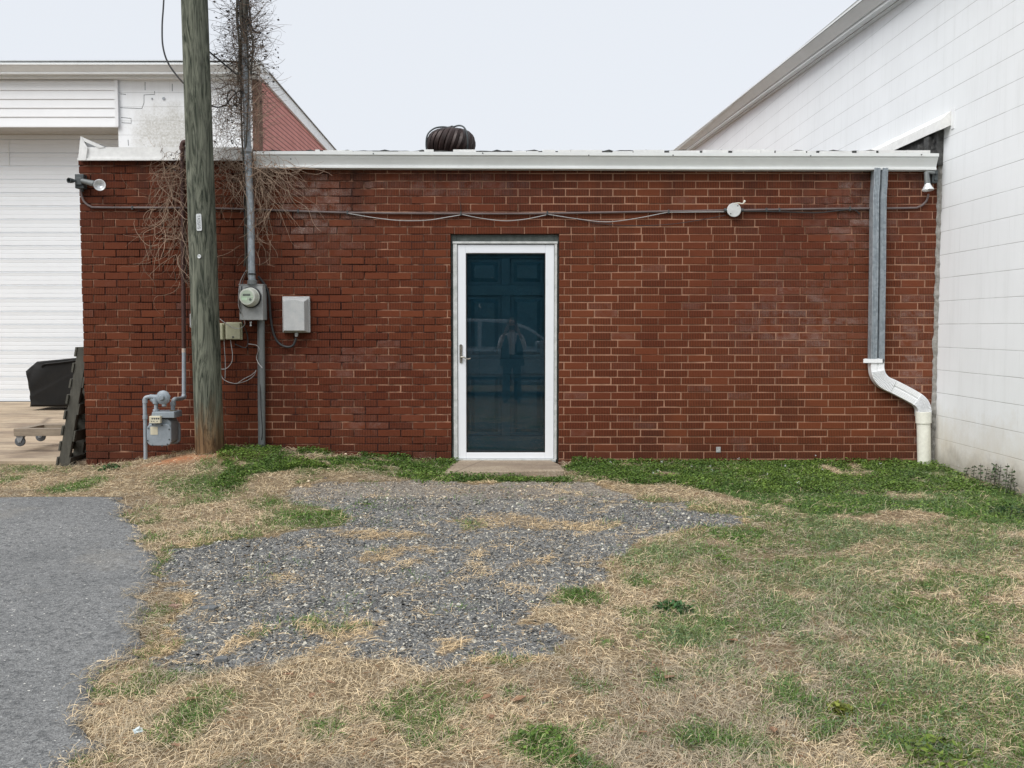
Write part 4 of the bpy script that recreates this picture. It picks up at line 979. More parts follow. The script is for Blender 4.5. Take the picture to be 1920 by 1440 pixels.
cable('phone_wire', [P(432, 636, yc), P(434, 650, yc), P(436, 665, yc), P(434, 680, yc), P(424, 691, yc), P(412, 692, yc)], .003, MT['wcable'], 'pale wire dropping from the square beige box into a small loop')
cable('phone_wire', [P(420, 636, yc), P(421, 655, yc), P(422.5, 680, yc), P(422, 710, yc)], .0025, MT['wcable'], 'pale wire hanging straight down close beside the pole')
cable('phone_wire', [P(414, 700, yc), P(420, 712, yc), P(440, 719, yc), P(462, 714, yc), P(476, 704, yc), P(480, 694, yc)], .0032, MT['wcable'], 'longer white wire swooping from the pole to the ground conduit')
cable('phone_wire', [P(446, 718, yc-.01), P(458, 710, yc-.01), P(470, 704, yc-.01), P(480, 696, yc-.01)], .003, MT['wcable'], 'short white wire above the swooping white wire')
cable('phone_wire', [P(466, 645, yc), P(474, 646, yc), P(482, 648, yc), P(486, 655, yc-.05), P(481, 668, yc), P(484, 680, yc-.06), P(492, 690, yc-.1)], .0035, MT['wcable'], 'twisted grey wires tied round the ground conduit')

# ------------------------------------------------------------------ gas meter
gy = 8.15
gm = thing('gas_meter', G(300, 838), 'grey gas meter with a round regulator beside the pole base', 'gas meter')
def PM(u, v, Y=gy): return P(u, v, Y)
def rrect(u0, v0, u1, v1, r, Y, n=5):
    a, b = PM(u0, v1, Y), PM(u1, v0, Y); out = []
    for cx_, cz_, s_ in ((b.x-r, b.z-r, 0), (a.x+r, b.z-r, 1), (a.x+r, a.z+r, 2), (b.x-r, a.z+r, 3)):
        for k in range(n+1): t = math.pi/2*(s_+k/n); out.append((cx_+r*math.cos(t), cz_+r*math.sin(t)))
    return out
mb = MB(); body = rrect(277.5, 786, 319, 834, .045, gy)
mb.prism(body, 'y', gy+.02, gy+.20); mb.prism(rrect(275.5, 795, 320.5, 836, .045, gy), 'y', gy, gy+.022); mb.prism(rrect(275, 793, 322, 838, .05, gy), 'y', gy+.20, gy+.225)
a, b = PM(283, 772), PM(333, 784)
mb.prism([(a.x, b.z), (a.x+.01, a.z), (PM(320, 772).x+.03, a.z), (PM(320, 772).x+.035, b.z)], 'y', gy-.005, gy+.19)
gb2 = mb.build('meter_body', MT['gas'], gm, smooth=True, bevel=.006)
mb = MB()
for u, v in ((278, 803), (277, 826), (286, 796), (304, 797), (317.5, 805), (317.5, 824), (286, 835), (304, 836), (314, 833)): mb.lathe(PM(u, v, gy)+Vector((0, .003, 0)), (0, -1, 0), [(0, .007), (.007, .007)], 6)
mb.each('bolt', MT['darkmetal'], gb2)
mb = MB(); a, b = PM(280.5, 780, gy-.03), PM(302, 793.5, gy-.03); mb.box(a.x, b.x, gy-.045, gy-.006, b.z, a.z); gi = mb.build('index_cover', MT['gasindex'], gm, bevel=.004)
mb = MB()
for u in (285.5, 289.5, 293.5, 297.5): mb.lathe(PM(u, 785, gy-.045)+Vector((0, .002, 0)), (0, -1, 0), [(0, .0075), (.003, .0075)], 12)
for u in (284.5, 288.5, 294.5): mb.lathe(PM(u, 790, gy-.045)+Vector((0, .002, 0)), (0, -1, 0), [(0, .0045), (.003, .0045)], 10)
mb.each('dial', MT['darkmetal'], gi)
mb = MB(); a, b = PM(282, 800, gy), PM(296, 815, gy); mb.box(a.x, b.x, gy-.003, gy-.0005, b.z, a.z); mb.build('data_plate', MT['gasindex'], gm)
mb = MB(); c = PM(306, 745.5, gy); mb.lathe(c+Vector((0, .05, 0)), (-.08, -1, 0), [(0, .025), (.02, .05), (.035, .0605), (.045, .0605), (.050, .055), (.062, .042), (.064, .028), (.075, .022), (.082, .018), (.083, .010)], 32); mb.tube([c+Vector((0, .02, -.04)), c+Vector((0, .02, -.075))], .019, 12)
mb.tube([PM(281, 744, gy+.05), PM(300, 745, gy+.05)], .022, 12); mb.tube([PM(284, 748, gy+.05), PM(294, 757, gy+.05)], .02, 12); mb.tube([PM(292.5, 745, gy+.05), PM(292.5, 757, gy+.05)], .026, 14)
for k in range(8): t = math.pi*2*k/8+.2; mb.lathe(c+Vector((.055*math.cos(t), .012, .055*math.sin(t))), (0, -1, 0), [(0, .006), (.01, .006)], 6)
mb.build('regulator', MT['gas'], gm, smooth=True)
mb = MB(); pr = .0165
mb.tube(spline([PM(272.8, 848, gy+.05)+Vector((0, 0, -.06)), PM(272.5, 800, gy+.05), PM(271.5, 755, gy+.05), PM(273, 746, gy+.05), PM(283, 743.5, gy+.05)], 6), pr, 12)
for u, v in ((272, 752), (272.3, 782)): mb.lathe(PM(u, v, gy+.05), (0, 0, 1), [(-.016, .021), (.016, .021)], 14)
mb.tube([PM(292.5, 757, gy+.05), PM(292.5, 772, gy+.05)], .016, 12); mb.lathe(PM(292.5, 769, gy+.05), (0, 0, 1), [(-.008, .027), (.008, .027)], 8)
mb.tube(spline([PM(324.5, 773, gy+.1), PM(324.5, 757, gy+.1), PM(327, 749, gy+.11), PM(334, 748, gy+.2), PM(343, 746, gy+.33), PM(345, 740, gy+.36)], 6), .0185, 12)
mb.lathe(PM(324.5, 757, gy+.1), (0, 0, 1), [(-.014, .024), (.014, .024)], 14)
mb.build('pipework', MT['gaspipe'], gm, smooth=True)
mb = MB(); mb.lathe(PM(324.5, 771, gy+.1), (0, 0, 1), [(-.010, .031), (.008, .031)], 8); mb.build('union_nut', MT['brass'], gm)
yr = gy+.36
rs = thing('gas_riser', P(345, 745, yr), 'gas riser pipe, grey below and dark above, left of the pole', 'pipe')
mb = MB(); mb.tube([P(345, 748, yr), P(345, 660, yr)], .0175, 14); mb.lathe(P(345, 743, yr), (0, 0, 1), [(-.012, .022), (.012, .022)], 14); mb.build('lower_pipe', MT['gaspipe'], rs, smooth=True)
mb = MB(); mb.tube([P(345, 661, yr), P(344.6, 652, yr)], .0178, 14); mb.build('rusty_band', MT['rustband'], rs, smooth=True)
mb = MB(); yq = D-.085; mb.tube(spline([P(344.6, 653, yr), P(344, 560, yr), P(343, 440, yr-.01), P(342, 320, yq-.0), P(342, 276, yq)], 4), .0185, 14)
mb.build('upper_pipe', MT['rustpipe'], rs, smooth=True)
mb = MB(); mb.tube(spline([P(342, 282, yq), P(342, 272, yq), P(345, 267, yq), P(352, 268, yq), P(356, 274, yq)], 5), .023, 12); mb.lathe(P(342, 277, yq), (0, 0, 1), [(-.012, .027), (.012, .027)], 14); mb.build('vent_elbow', MT['rustpipe'], rs, smooth=True)

# ------------------------------------------------------------------ conduit along the wall, its box and hanging wires
wcn = thing('wall_conduit', P(800, 398, D), 'long thin conduit fixed across the top of the brick wall', 'conduit')
mb = MB(); yw = D-.018
mb.tube(spline([P(152, 350, yw), P(153, 365, yw), P(158, 378, yw), P(170, 387, yw), P(190, 389, yw), P(340, 389.8, yw), P(470, 392.5, yw), P(640, 398.5, yw), P(850, 400.5, yw), P(1030, 400, yw), P(1360, 394.5, yw), P(1560, 391.5, yw), P(1700, 390, yw), P(1722, 388, yw), P(1736, 378, yw), P(1741, 364, yw)], 8), .0095, 10)
mb.build('conduit', MT['darkpipe'], wcn, smooth=True)
mb = MB()
for u, v in ((652, 399), (864, 401), (1026, 400), (1253, 397), (1436, 394), (1460, 394), (1592, 392), (250, 390), (560, 396)): c = P(u, v, D); mb.box(c.x-.006, c.x+.006, D-.031, D-.002, c.z-.016, c.z+.016)
mb.each('clip', MT['darkmetal'], wcn)
c = P(1376.5, 393.5, D-.05); jb = thing('round_box', c, 'round pale junction box with loose wire nuts on the wall conduit', 'junction box')
mb = MB(); mb.lathe(c+Vector((0, .045, 0)), (0, -1, 0), [(0, .058), (.038, .058)], 30); mb.tube([c+Vector((-.085, .02, 0)), c+Vector((.085, .02, 0))], .016, 12); mb.build('back_box', MT['darkmetal'], jb, smooth=True)
mb = MB(); mb.lathe(c+Vector((0, .006, 0)), (0, -1, 0), [(0, .062), (.004, .062), (.007, .059)], 32)
lid = mb.build('cover', simple('pale_cover', (.62, .63, .62), (.50, .51, .50), 18, .55), jb, smooth=True)
mb = MB()
for dx, dz in ((.032, .036), (-.030, -.034)): mb.lathe(c+Vector((dx, -.001, dz)), (0, -1, 0), [(0, .006), (.003, .005)], 8)
mb.each('screw', MT['darkmetal'], lid)
mb = MB(); mb.tube(spline([c+Vector((0, 0, .055)), c+Vector((.04, 0, .06)), c+Vector((.07, 0, .055)), c+Vector((.09, 0, .068)), c+Vector((.085, 0, .08))], 5), .005, 7); mb.lathe(c+Vector((.088, 0, .066)), (.3, 0, 1), [(0, .004), (.004, .010), (.018, .008)], 10); mb.build('wire_nut', MT['pvc'], jb, smooth=True)
yw2 = D-.022
cable('sagging_wire', [P(652, 400, yw2), P(700, 408, yw2), P(750, 413.5, yw2), P(800, 413, yw2), P(840, 407, yw2), P(864, 403, yw2)], .0038, MT['wcable'], 'sagging wire below the wall conduit, first from the left, ending before the door')
cable('sagging_wire', [P(866, 402, yw2), P(900, 409, yw2), P(945, 414, yw2), P(985, 411, yw2), P(1024, 403, yw2)], .0038, MT['wcable'], 'sagging white wire right above the storm door')
cable('sagging_wire', [P(1028, 402, yw2), P(1080, 410, yw2), P(1135, 416, yw2), P(1190, 410, yw2), P(1252, 398, yw2)], .0036, MT['wcable'], 'sagging white wire just right of the door, under the wall conduit')
cable('sagging_wire', [P(1028, 403, yw2+.006), P(1070, 409, yw2+.006), P(1130, 420, yw2+.006), P(1200, 423, yw2+.006), P(1270, 419, yw2+.006), P(1360, 404, yw2+.006)], .0028, MT['cable'], 'lowest black wire sagging between the door and the round box')
cable('sagging_wire', [P(1255, 398, yw2), P(1310, 397.5, yw2), P(1362, 397, yw2)], .0045, MT['wcable'], 'pale wire lying just under the conduit left of the round box')
cable('sagging_wire', [P(1392, 396, yw2), P(1460, 397, yw2), P(1530, 399, yw2), P(1570, 395, yw2), P(1600, 393, yw2), P(1612, 401, yw2)], .005, MT['cable'], 'black wire end right of the round box')
cable('wire_tie', [P(862, 376, yw2), P(864, 390, yw2), P(865, 402, yw2)], .0025, MT['cable'], 'thin upright wire tie at the conduit above the door', 'wire')

# ------------------------------------------------------------------ floodlights
c = P(153, 341, D-.03); fl1 = thing('floodlight', P(153, 352, D), 'twin-head floodlight on a grey box at the left corner of the brick wall', 'floodlight')
mb = MB(); mb.box(c.x-.040, c.x+.038, D-.075, D-.004, c.z-.062, c.z+.062); mb.box(c.x-.030, c.x+.028, D-.092, D-.073, c.z-.034, c.z+.028); mb.tube([c+Vector((0, .01, -.06)), c+Vector((0, .01, -.085))], .013, 10)
mb.build('mounting_box', MT['darkmetal'], fl1, bevel=.004)
mb = MB(); e = P(187, 347, D-.15); s1 = c+Vector((.03, -.06, .0))
mb.tube([s1, s1.lerp(e, .35), s1.lerp(e, .72)], [.020, .024, .027], 16)
d_ = Vector((.30, -.92, -.10)).normalized()
h1 = mb.build('lamp_holder', MT['greypipe'], fl1, smooth=True)
mb = MB(); mb.lathe(e-d_*.055, d_, [(0, .024), (.02, .030), (.045, .042), (.062, .050), (.066, .050), (.067, .046), (.050, .030), (.035, .008)], 28); mb.build('lamp', MT['lens'], fl1, smooth=True)
mb = MB(); s2 = c+Vector((-.03, -.06, .0)); e2 = P(132, 338.5, D-.12); mb.tube([s2, s2.lerp(e2, .5)], .013, 12)
d2 = Vector((-.35, -.9, -.05)).normalized(); mb.lathe(e2-d2*.03, d2, [(0, .018), (.04, .0235), (.05, .0235), (.05, .019), (.02, .014)], 20); mb.build('empty_socket', MT['darkmetal'], fl1, smooth=True)
c = P(1751, 332, D-.04); fl2 = thing('floodlight', P(1748, 335, D), 'single floodlight pointing down under the right end of the gutter', 'floodlight')
mb = MB(); mb.box(c.x-.03, c.x+.022, D-.075, D-.004, c.z-.055, c.z+.055); mb.lathe(c+Vector((.0, -.035, .03)), (0, -1, 0), [(0, .016), (.012, .014)], 10); mb.lathe(c+Vector((.0, -.035, -.025)), (0, -1, 0), [(0, .016), (.012, .014)], 10); mb.build('mounting_box', MT['darkmetal'], fl2, bevel=.004)
e = P(1737, 325, D-.10); e2 = P(1739, 345, D-.11)
mb = MB(); mb.tube([c+Vector((-.02, -.05, .03)), e+Vector((0, 0, .01)), e], .014, 10); mb.tube([e+Vector((0, 0, .012)), e2], [.020, .026], 16); mb.build('lamp_holder', MT['greypipe'], fl2, smooth=True)
mb = MB(); mb.lathe(e2+Vector((0, 0, .012)), (.03, -.12, -1), [(0, .022), (.02, .026), (.045, .040), (.062, .050), (.068, .050), (.066, .044), (.04, .02)], 28); mb.build('lamp', MT['lens'], fl2, smooth=True)

# ------------------------------------------------------------------ pallets, covered grill, dolly
def wood_board(mb, M, x0, x1, y0, y1, z0, z1):
    mb.box(x0, x1, y0, y1, z0, z1, M=M)
def pallet(base, topx, length, yfront, depth, label):
    t = thing('pallet', base, label, 'pallet', 'dark pallets leaning on the brick corner')
    ang = math.atan2(topx-base.x, length)
    M = Matrix.Translation((base.x, 0, base.z)) @ Matrix.Rotation(math.asin(min(.9, (topx-base.x)/length)), 4, 'Y')
    for k in range(3):
        y = yfront+k*(depth-.045)/2; m = MB(); m.box(-.045, .045, y, y+.045, 0, length, M=M); m.build('stringer', MT['pallet'], t, bevel=.004)
    n = 8
    for k in range(n):
        z = .01+k*(length-.10)/(n-1); m = MB(); m.box(-.064, -.0465, yfront-.012+random.uniform(-.008, .008), yfront+depth, z, z+.085, M=M); m.build('deck_board', MT['pallet'], t, bevel=.002)
    for k in range(5):
        z = .01+k*(length-.12)/4; m = MB(); m.box(.0465, .063, yfront-.006+random.uniform(-.008, .008), yfront+depth, z, z+.10, M=M); m.build('bottom_board', MT['pallet'], t, bevel=.002)
    return t
random.seed(6)
b1 = P(117, 874, 8.64); t1 = P(155, 648, 8.64)
pallet(Vector((b1.x, 8.64, b1.z-.02)), t1.x-.0, (t1-b1).length, 8.64, 1.0, 'dark weathered pallet leaning at an angle against the brick corner')
b2 = P(148, 868, 8.85)
pallet(Vector((P(143, 860, 8.9).x, 8.9, -.08)), BX0-.075, .95, 8.9, 1.0, 'second dark pallet, steeper and behind the leaning one by the brick corner')

mb = MB(); Yc = 13.35
pr_ = [(46, 696), (67, 678), (146, 670.5), (215, 668), (232, 690), (232, 764), (55, 763), (53.5, 735)]
fr = [P(u, v, Yc) for u, v in pr_]; 
ring = []; ncov = 10
def densify(pts, n=6):
    out = []
    for i in range(len(pts)):
        p, q = pts[i], pts[(i+1) % len(pts)]
        for k in range(n): out.append(p.lerp(q, k/n))
    return out
fd = densify(fr); vs = []
cen = sum(fd, Vector())/len(fd)
lay = [(.0, .93), (.02, .99), (.05, 1.0), (.3, 1.0), (.52, .99), (.55, .93)]
for dy, s_ in lay:
    for i, p in enumerate(fd): q = cen+(p-cen)*s_; w_ = .012*math.sin(i*1.7+dy*9)*(.4+(fr[0].z-p.z)); vs.append((q.x, Yc+dy+w_, q.z))
nn_ = len(fd); fs = [(i*nn_+k, i*nn_+(k+1) % nn_, (i+1)*nn_+(k+1) % nn_, (i+1)*nn_+k) for i in range(len(lay)-1) for k in range(nn_)]+[tuple(range(nn_)), tuple(range((len(lay)-1)*nn_, len(lay)*nn_))]
mb.add(vs, fs); grill = thing('covered_grill', P(120, 762, Yc), 'black fabric-covered grill standing by the garage door', 'grill')
mb.build('cover', MT['cover'], grill, smooth=True)
mb = MB(); a, b = P(80, 685, Yc-.02), P(150, 676, Yc-.02); mb.tube(spline([P(78, 688, Yc+.0), P(84, 683, Yc-.012), P(110, 680, Yc-.014), P(148, 675, Yc-.014)], 5), .012, 6); mb.build('cover_seam', MT['cover'], grill, smooth=True)

dy_ = 9.3; dl = thing('dolly', P(70, 838, dy_), 'low wooden furniture dolly with a caster on the concrete apron', 'dolly')
a, b = P(25, 804, dy_), P(140, 817.5, dy_); mb = MB(); mb.box(a.x, b.x, dy_, dy_+.09, b.z, a.z); mb.box(a.x, b.x, dy_+.42, dy_+.51, b.z, a.z); mb.box(a.x+.0, a.x+.09, dy_+.091, dy_+.419, b.z+.01, a.z-.002); mb.box(b.x-.09, b.x, dy_+.091, dy_+.419, b.z+.01, a.z-.002); mb.build('frame', MT['plank'], dl, bevel=.003)
for (x, y) in ((P(33, 828, dy_).x, dy_+.05), (b.x-.05, dy_+.05), (P(33, 828, dy_).x, dy_+.46), (b.x-.05, dy_+.46)):
    zc_ = P(33, 828.5, dy_).z; m = MB(); m.lathe((x, y-.014, zc_), (0, 1, 0), [(0, .040), (.004, .049), (.024, .049), (.028, .040)], 26); cs_ = m.build('caster', MT['rubber'], dl, smooth=True)
    m = MB(); m.prism([(x-.012, zc_-.012), (x+.012, zc_-.012), (x+.045, b.z-.004), (x-.03, b.z-.004)], 'y', y-.022, y-.018); m.prism([(x-.012, zc_-.012), (x+.012, zc_-.012), (x+.045, b.z-.004), (x-.03, b.z-.004)], 'y', y+.018, y+.022); m.box(x-.035, x+.055, y-.035, y+.035, b.z-.006, b.z-.001); m.lathe((x, y-.026, zc_), (0, 1, 0), [(0, .008), (.052, .008)], 10)
    m.build('caster_fork', MT['steel'], cs_)

# ------------------------------------------------------------------ vines
def tubes_np(paths, radii, n=3):
    """paths: list of (K,3) arrays; returns verts, faces"""
    Vs = []; Fs = []; b = 0
    for p, r in zip(paths, radii):
        K = len(p); t = np.gradient(p, axis=0); t /= np.linalg.norm(t, axis=1)[:, None]+1e-9
        up = np.array([0, 1., 0]); sx = np.cross(t, up); sx /= np.linalg.norm(sx, axis=1)[:, None]+1e-9; sy = np.cross(t, sx)
        rr = np.linspace(r, r*.45, K)[:, None]
        ring = [p+(sx*math.cos(2*math.pi*k/n)+sy*math.sin(2*math.pi*k/n))*rr for k in range(n)]
        Vs.append(np.stack(ring, 1).reshape(-1, 3)); i = np.arange(K-1)[:, None]*n; k = np.arange(n)[None, :]
        f = np.stack([i+k, i+(k+1) % n, i+n+(k+1) % n, i+n+k], -1).reshape(-1, 4)+b; Fs.append(f); b += K*n
    return np.concatenate(Vs), np.concatenate(Fs)
def wander(start, direc, steps, step, curl, grav, ylim, rng):
    p = np.array(start, float); d = np.array(direc, float); d /= np.linalg.norm(d); out = [p.copy()]; cv = rng.normal(0, curl, 3)
    for _ in range(steps):
        cv = cv*.75+rng.normal(0, curl, 3); cv[1] *= .6; d = d+cv; d[2] -= grav; d /= np.linalg.norm(d); p = p+d*step
        if p[1] > ylim[1]: p[1] = ylim[1]; d[1] = -abs(d[1])*.3
        if p[1] < ylim[0]: p[1] = ylim[0]; d[1] = abs(d[1])*.3
        out.append(p.copy())
    return np.array(out)
def vine_plant(name, loc, label, specs, stems, leaves, seed):
    rng = np.random.default_rng(seed); root = thing(name, loc, label, 'vine')
    paths = []; rads = []; cols = []
    for (n, ub, vb, su, sv, dirx, dirz, steps, curl, grav, yl, r, tone) in specs:
        for _ in range(n):
            u = rng.normal(ub, su); v = rng.normal(vb, sv); Y = rng.uniform(*yl); s_ = np.array(P(u, v, Y))
            k = int(steps*rng.uniform(.5, 1.35)); path = wander(s_, (rng.normal(dirx, .7), rng.normal(0, .3), rng.normal(dirz, .4)), k, .028, curl, grav, yl, rng)
            paths.append(path); rads.append(r*rng.uniform(.6, 1.4)); t = tone*rng.uniform(.55, 1.35); cols.append(np.tile(np.array([.31, .225, .165])*t, (len(path)*3, 1)))
    v, f = tubes_np(paths, rads); np_mesh('tendril', v, f, MT_tendril, np.concatenate(cols), root)
    sm = MB()
    for pts, r in stems: sm.tube(spline(pts, 6), r, 7)
    if stems: sm.build('stem', MT['pallet'], root, smooth=True)
    if leaves:
        LP = []
        for (n, u0, u1, v0, v1, yl) in leaves:
            for _ in range(n):
                mu = (u0+u1)/2; u = np.clip(rng.normal(mu, (u1-u0)/3.6), u0-8, u1+8); LP.append(np.array(P(u, rng.uniform(v0, v1), rng.uniform(*yl))))
        LP = np.array(LP); q = quads_np(LP, rng, .006, .016, flat=.2); col = np.repeat(np.array([.075, .062, .055])*rng.uniform(.5, 1.8, (len(LP), 1)), 4, 0)
        np_mesh('dead_leaf', q[0], q[1], MT_tendril, col, root)
    return root
def quads_np(pos, rng, smin, smax, flat=.8, aspect=.75):
    n = len(pos); th = rng.uniform(0, 2*np.pi, n); s_ = rng.uniform(smin, smax, n)
    nrm = rng.normal(0, 1, (n, 3)); nrm[:, 2] = np.abs(nrm[:, 2])+flat*3; nrm /= np.linalg.norm(nrm, axis=1)[:, None]
    a = np.stack([np.cos(th), np.sin(th), np.zeros(n)], 1); a = a-nrm*(a*nrm).sum(1)[:, None]; a /= np.linalg.norm(a, axis=1)[:, None]; b = np.cross(nrm, a)
    a = a*s_[:, None]; b = b*(s_*aspect)[:, None]
    v = np.stack([pos-a, pos-b*.9+a*.1, pos+a, pos+b*.9+a*.1], 1).reshape(-1, 3); f = np.arange(n*4).reshape(n, 4); return v, f
MT_tendril = attr_mat('dry_vine', .85, .2)
YV = (D-.20, D-.03)
vine_plant('vine', P(345, 300, D-.1), 'tangle of bare brown vines hanging left of the pole on the dark riser', [
    (46, 330, 312, 15, 12, -.4, -.6, 18, .19, .15, YV, .0022, 1.1), (50, 328, 370, 15, 35, -.2, -.9, 17, .18, .17, YV, .0022, 1.15), (46, 338, 440, 8, 40, -.1, -1, 14, .20, .15, YV, .0024, 1.2), (5, 345, 500, 6, 20, -.1, -1, 9, .2, .14, YV, .0024, 1.2), (5, 290, 420, 14, 40, -.2, -1, 16, .2, .09, YV, .0022, 1.1),
    (6, 315, 440, 18, 30, -.5, -.9, 20, .11, .05, YV, .0028, 1.2), (14, 320, 300, 16, 8, 0, 1, 4, .16, .0, YV, .0016, .6)],
    [([P(345, 560, D-.06), P(341, 480, D-.06), P(346, 400, D-.05), P(338, 320, D-.06)], .006), ([P(351, 530, D-.06), P(347, 440, D-.06), P(343, 330, D-.06)], .005)],
    [(60, 305, 355, 285, 330, YV)], 3)
YM = (8.30, 8.62); ZF = (8.36, 8.54)
vine_plant('vine', P(462, 300, D-.1), 'large dead vine covering the mast from the meter up past the roof', [
    (50, 465, 300, 28, 16, .0, -.8, 16, .19, .13, ZF, .0022, 1.05), (58, 500, 314, 18, 14, .5, -.7, 17, .19, .15, ZF, .0022, 1.1), (55, 430, 318, 20, 18, -.3, -.7, 15, .2, .13, ZF, .0022, 1.0), (32, 500, 365, 18, 28, .3, -.9, 13, .19, .15, ZF, .0022, 1.1),
    (60, 480, 400, 11, 45, .2, -1, 7, .15, .08, ZF, .0022, .95), (4, 535, 340, 16, 16, .9, -.7, 16, .10, .05, ZF, .0028, 1.15), (3, 405, 380, 10, 30, .4, -1, 10, .12, .07, ZF, .0022, 1.0),
    (330, 458, 120, 8, 75, 0, .3, 8, .20, -.01, YM, .0022, .42), (230, 468, 60, 10, 55, .8, .35, 9, .16, .0, YM, .0020, .42), (200, 450, 110, 9, 65, -.8, .3, 9, .16, .01, YM, .0020, .42),
    (220, 430, 225, 20, 45, -.1, .6, 9, .17, .02, YM, .0017, .75), (200, 480, 225, 11, 45, .15, .6, 8, .17, .02, YM, .0018, .9), (130, 440, 180, 18, 30, -.2, -.6, 8, .17, .06, YM, .0016, .55)],
    [([P(465, 520, D-.05), P(459, 440, D-.06), P(463, 350, D-.08), P(455, 280, D-.17), P(452, 180, D-.17), P(452, 80, D-.17), P(455, -20, D-.17)], .008),
     ([P(458, 500, D-.04), P(463, 420, D-.06), P(457, 330, D-.06), P(462, 260, D-.2), P(466, 150, D-.2), P(462, 50, D-.2), P(460, -20, D-.2)], .007),
     ([P(446, -20, D-.18), P(444, 30, D-.19), P(449, 90, D-.19), P(446, 160, D-.19)], .010), ([P(466, -20, D-.18), P(464, 30, D-.19), P(474, 80, D-.19), P(470, 140, D-.19)], .009),
     ([P(455, -20, D-.17), P(452, 30, D-.2), P(456, 70, D-.2)], .016), ([P(461, -20, D-.2), P(458, 20, D-.22), P(463, 48, D-.2)], .013)],
    [(430, 410, 514, -15, 135, YM), (230, 402, 505, 100, 200, YM), (110, 396, 495, 190, 290, YM)], 4)

# ------------------------------------------------------------------ gravel, straw, clover (stuff)
def pick(n, rng, x0, x1, y0, y1, pw=2.0):
    """more items close by, where each one shows; density falls with distance squared"""
    u = rng.uniform(0, 1, n); y = 1/((1/y0)+(u)*(1/y1-1/y0)) if pw == 2 else y0*(y1/y0)**u
    x = rng.uniform(-1, 1, n)*(y*.56+1.5); ok = (x > x0) & (x < x1); return x[ok], y[ok]
CAMZ = H
def stones():
    rng = np.random.default_rng(5); x, y = pick(560000, rng, -4.5, 3.7, 3.0, 8.6, 1)
    g, cl, gp = masks(x, y); prob = np.where(g > .9, 1, np.where(g > .1, .25, .02)); upper = inside(GRAV, x, y) & (y > 7.2)
    jx = fbm(x, y, 1.5, 15); prob = prob*np.clip(.45+1.3*(jx-.2), .3, 1)
    prob = prob*np.where(y > 7.0, .35+.65*(fbm(x, y, 2.2, 18) > .5), 1)
    ok = (rng.uniform(0, 1, len(x)) < prob) & ~is_asph(x, y) & ~is_slab(x, y); x, y = x[ok], y[ok]; n = len(x); z = hz(x, y)
    tv_ = np.array([[1, 0, 0], [.3, .9, .1], [-.8, .55, -.1], [-.9, -.5, .1], [.2, -1, 0], [.25, .2, .75], [-.3, -.1, .8]])
    tf = np.array([[0, 1, 5], [1, 2, 6], [1, 6, 5], [2, 3, 6], [3, 4, 6], [4, 5, 6], [4, 0, 5]])
    s_ = np.clip(rng.lognormal(-5.38, .50, n), .0020, .017)*(.75+y*.03); th = rng.uniform(0, 2*np.pi, n); fl_ = rng.uniform(.3, .9, n); asp = rng.uniform(.5, 1, n)
    base = tv_[None]*(1+rng.normal(0, .18, (n, 7, 3))); base[:, :, 1] *= asp[:, None]; base[:, :, 2] *= fl_[:, None]
    tl = rng.normal(0, .25, (n, 2)); base[:, :, 2] += base[:, :, 0]*tl[:, :1]+base[:, :, 1]*tl[:, 1:]
    bx = base[:, :, 0]*np.cos(th)[:, None]-base[:, :, 1]*np.sin(th)[:, None]; by = base[:, :, 0]*np.sin(th)[:, None]+base[:, :, 1]*np.cos(th)[:, None]
    v = np.stack([bx*s_[:, None]+x[:, None], by*s_[:, None]+y[:, None], base[:, :, 2]*s_[:, None]+z[:, None]+.001], 2).reshape(-1, 3)
    f = (tf[None]+np.arange(n)[:, None, None]*7).reshape(-1, 3)
    t = rng.uniform(0, 1, n); c = np.array([.115, .116, .113])*rng.uniform(.35, 1.9, (n, 1)); pale = t > .86
    c = np.where(pale[:, None], np.array([.55, .52, .44])*rng.uniform(.6, 1.2, (n, 1)), c); brn = (t > .80) & (t <= .88); c = np.where(brn[:, None], np.array([.24, .19, .13])*rng.uniform(.6, 1.3, (n, 1)), c)
    warm = (y > 7.0)[:, None]; c = np.where(warm, c*np.array([1.25, 1.08, .92])+.02, c)
    tag(np_mesh('gravel', v, f, attr_mat('slate_gravel', .9, .2), np.repeat(c, 7, 0)), 'blue-grey crushed gravel patch with pale chips before the door', None, None, 'stuff')
stones()

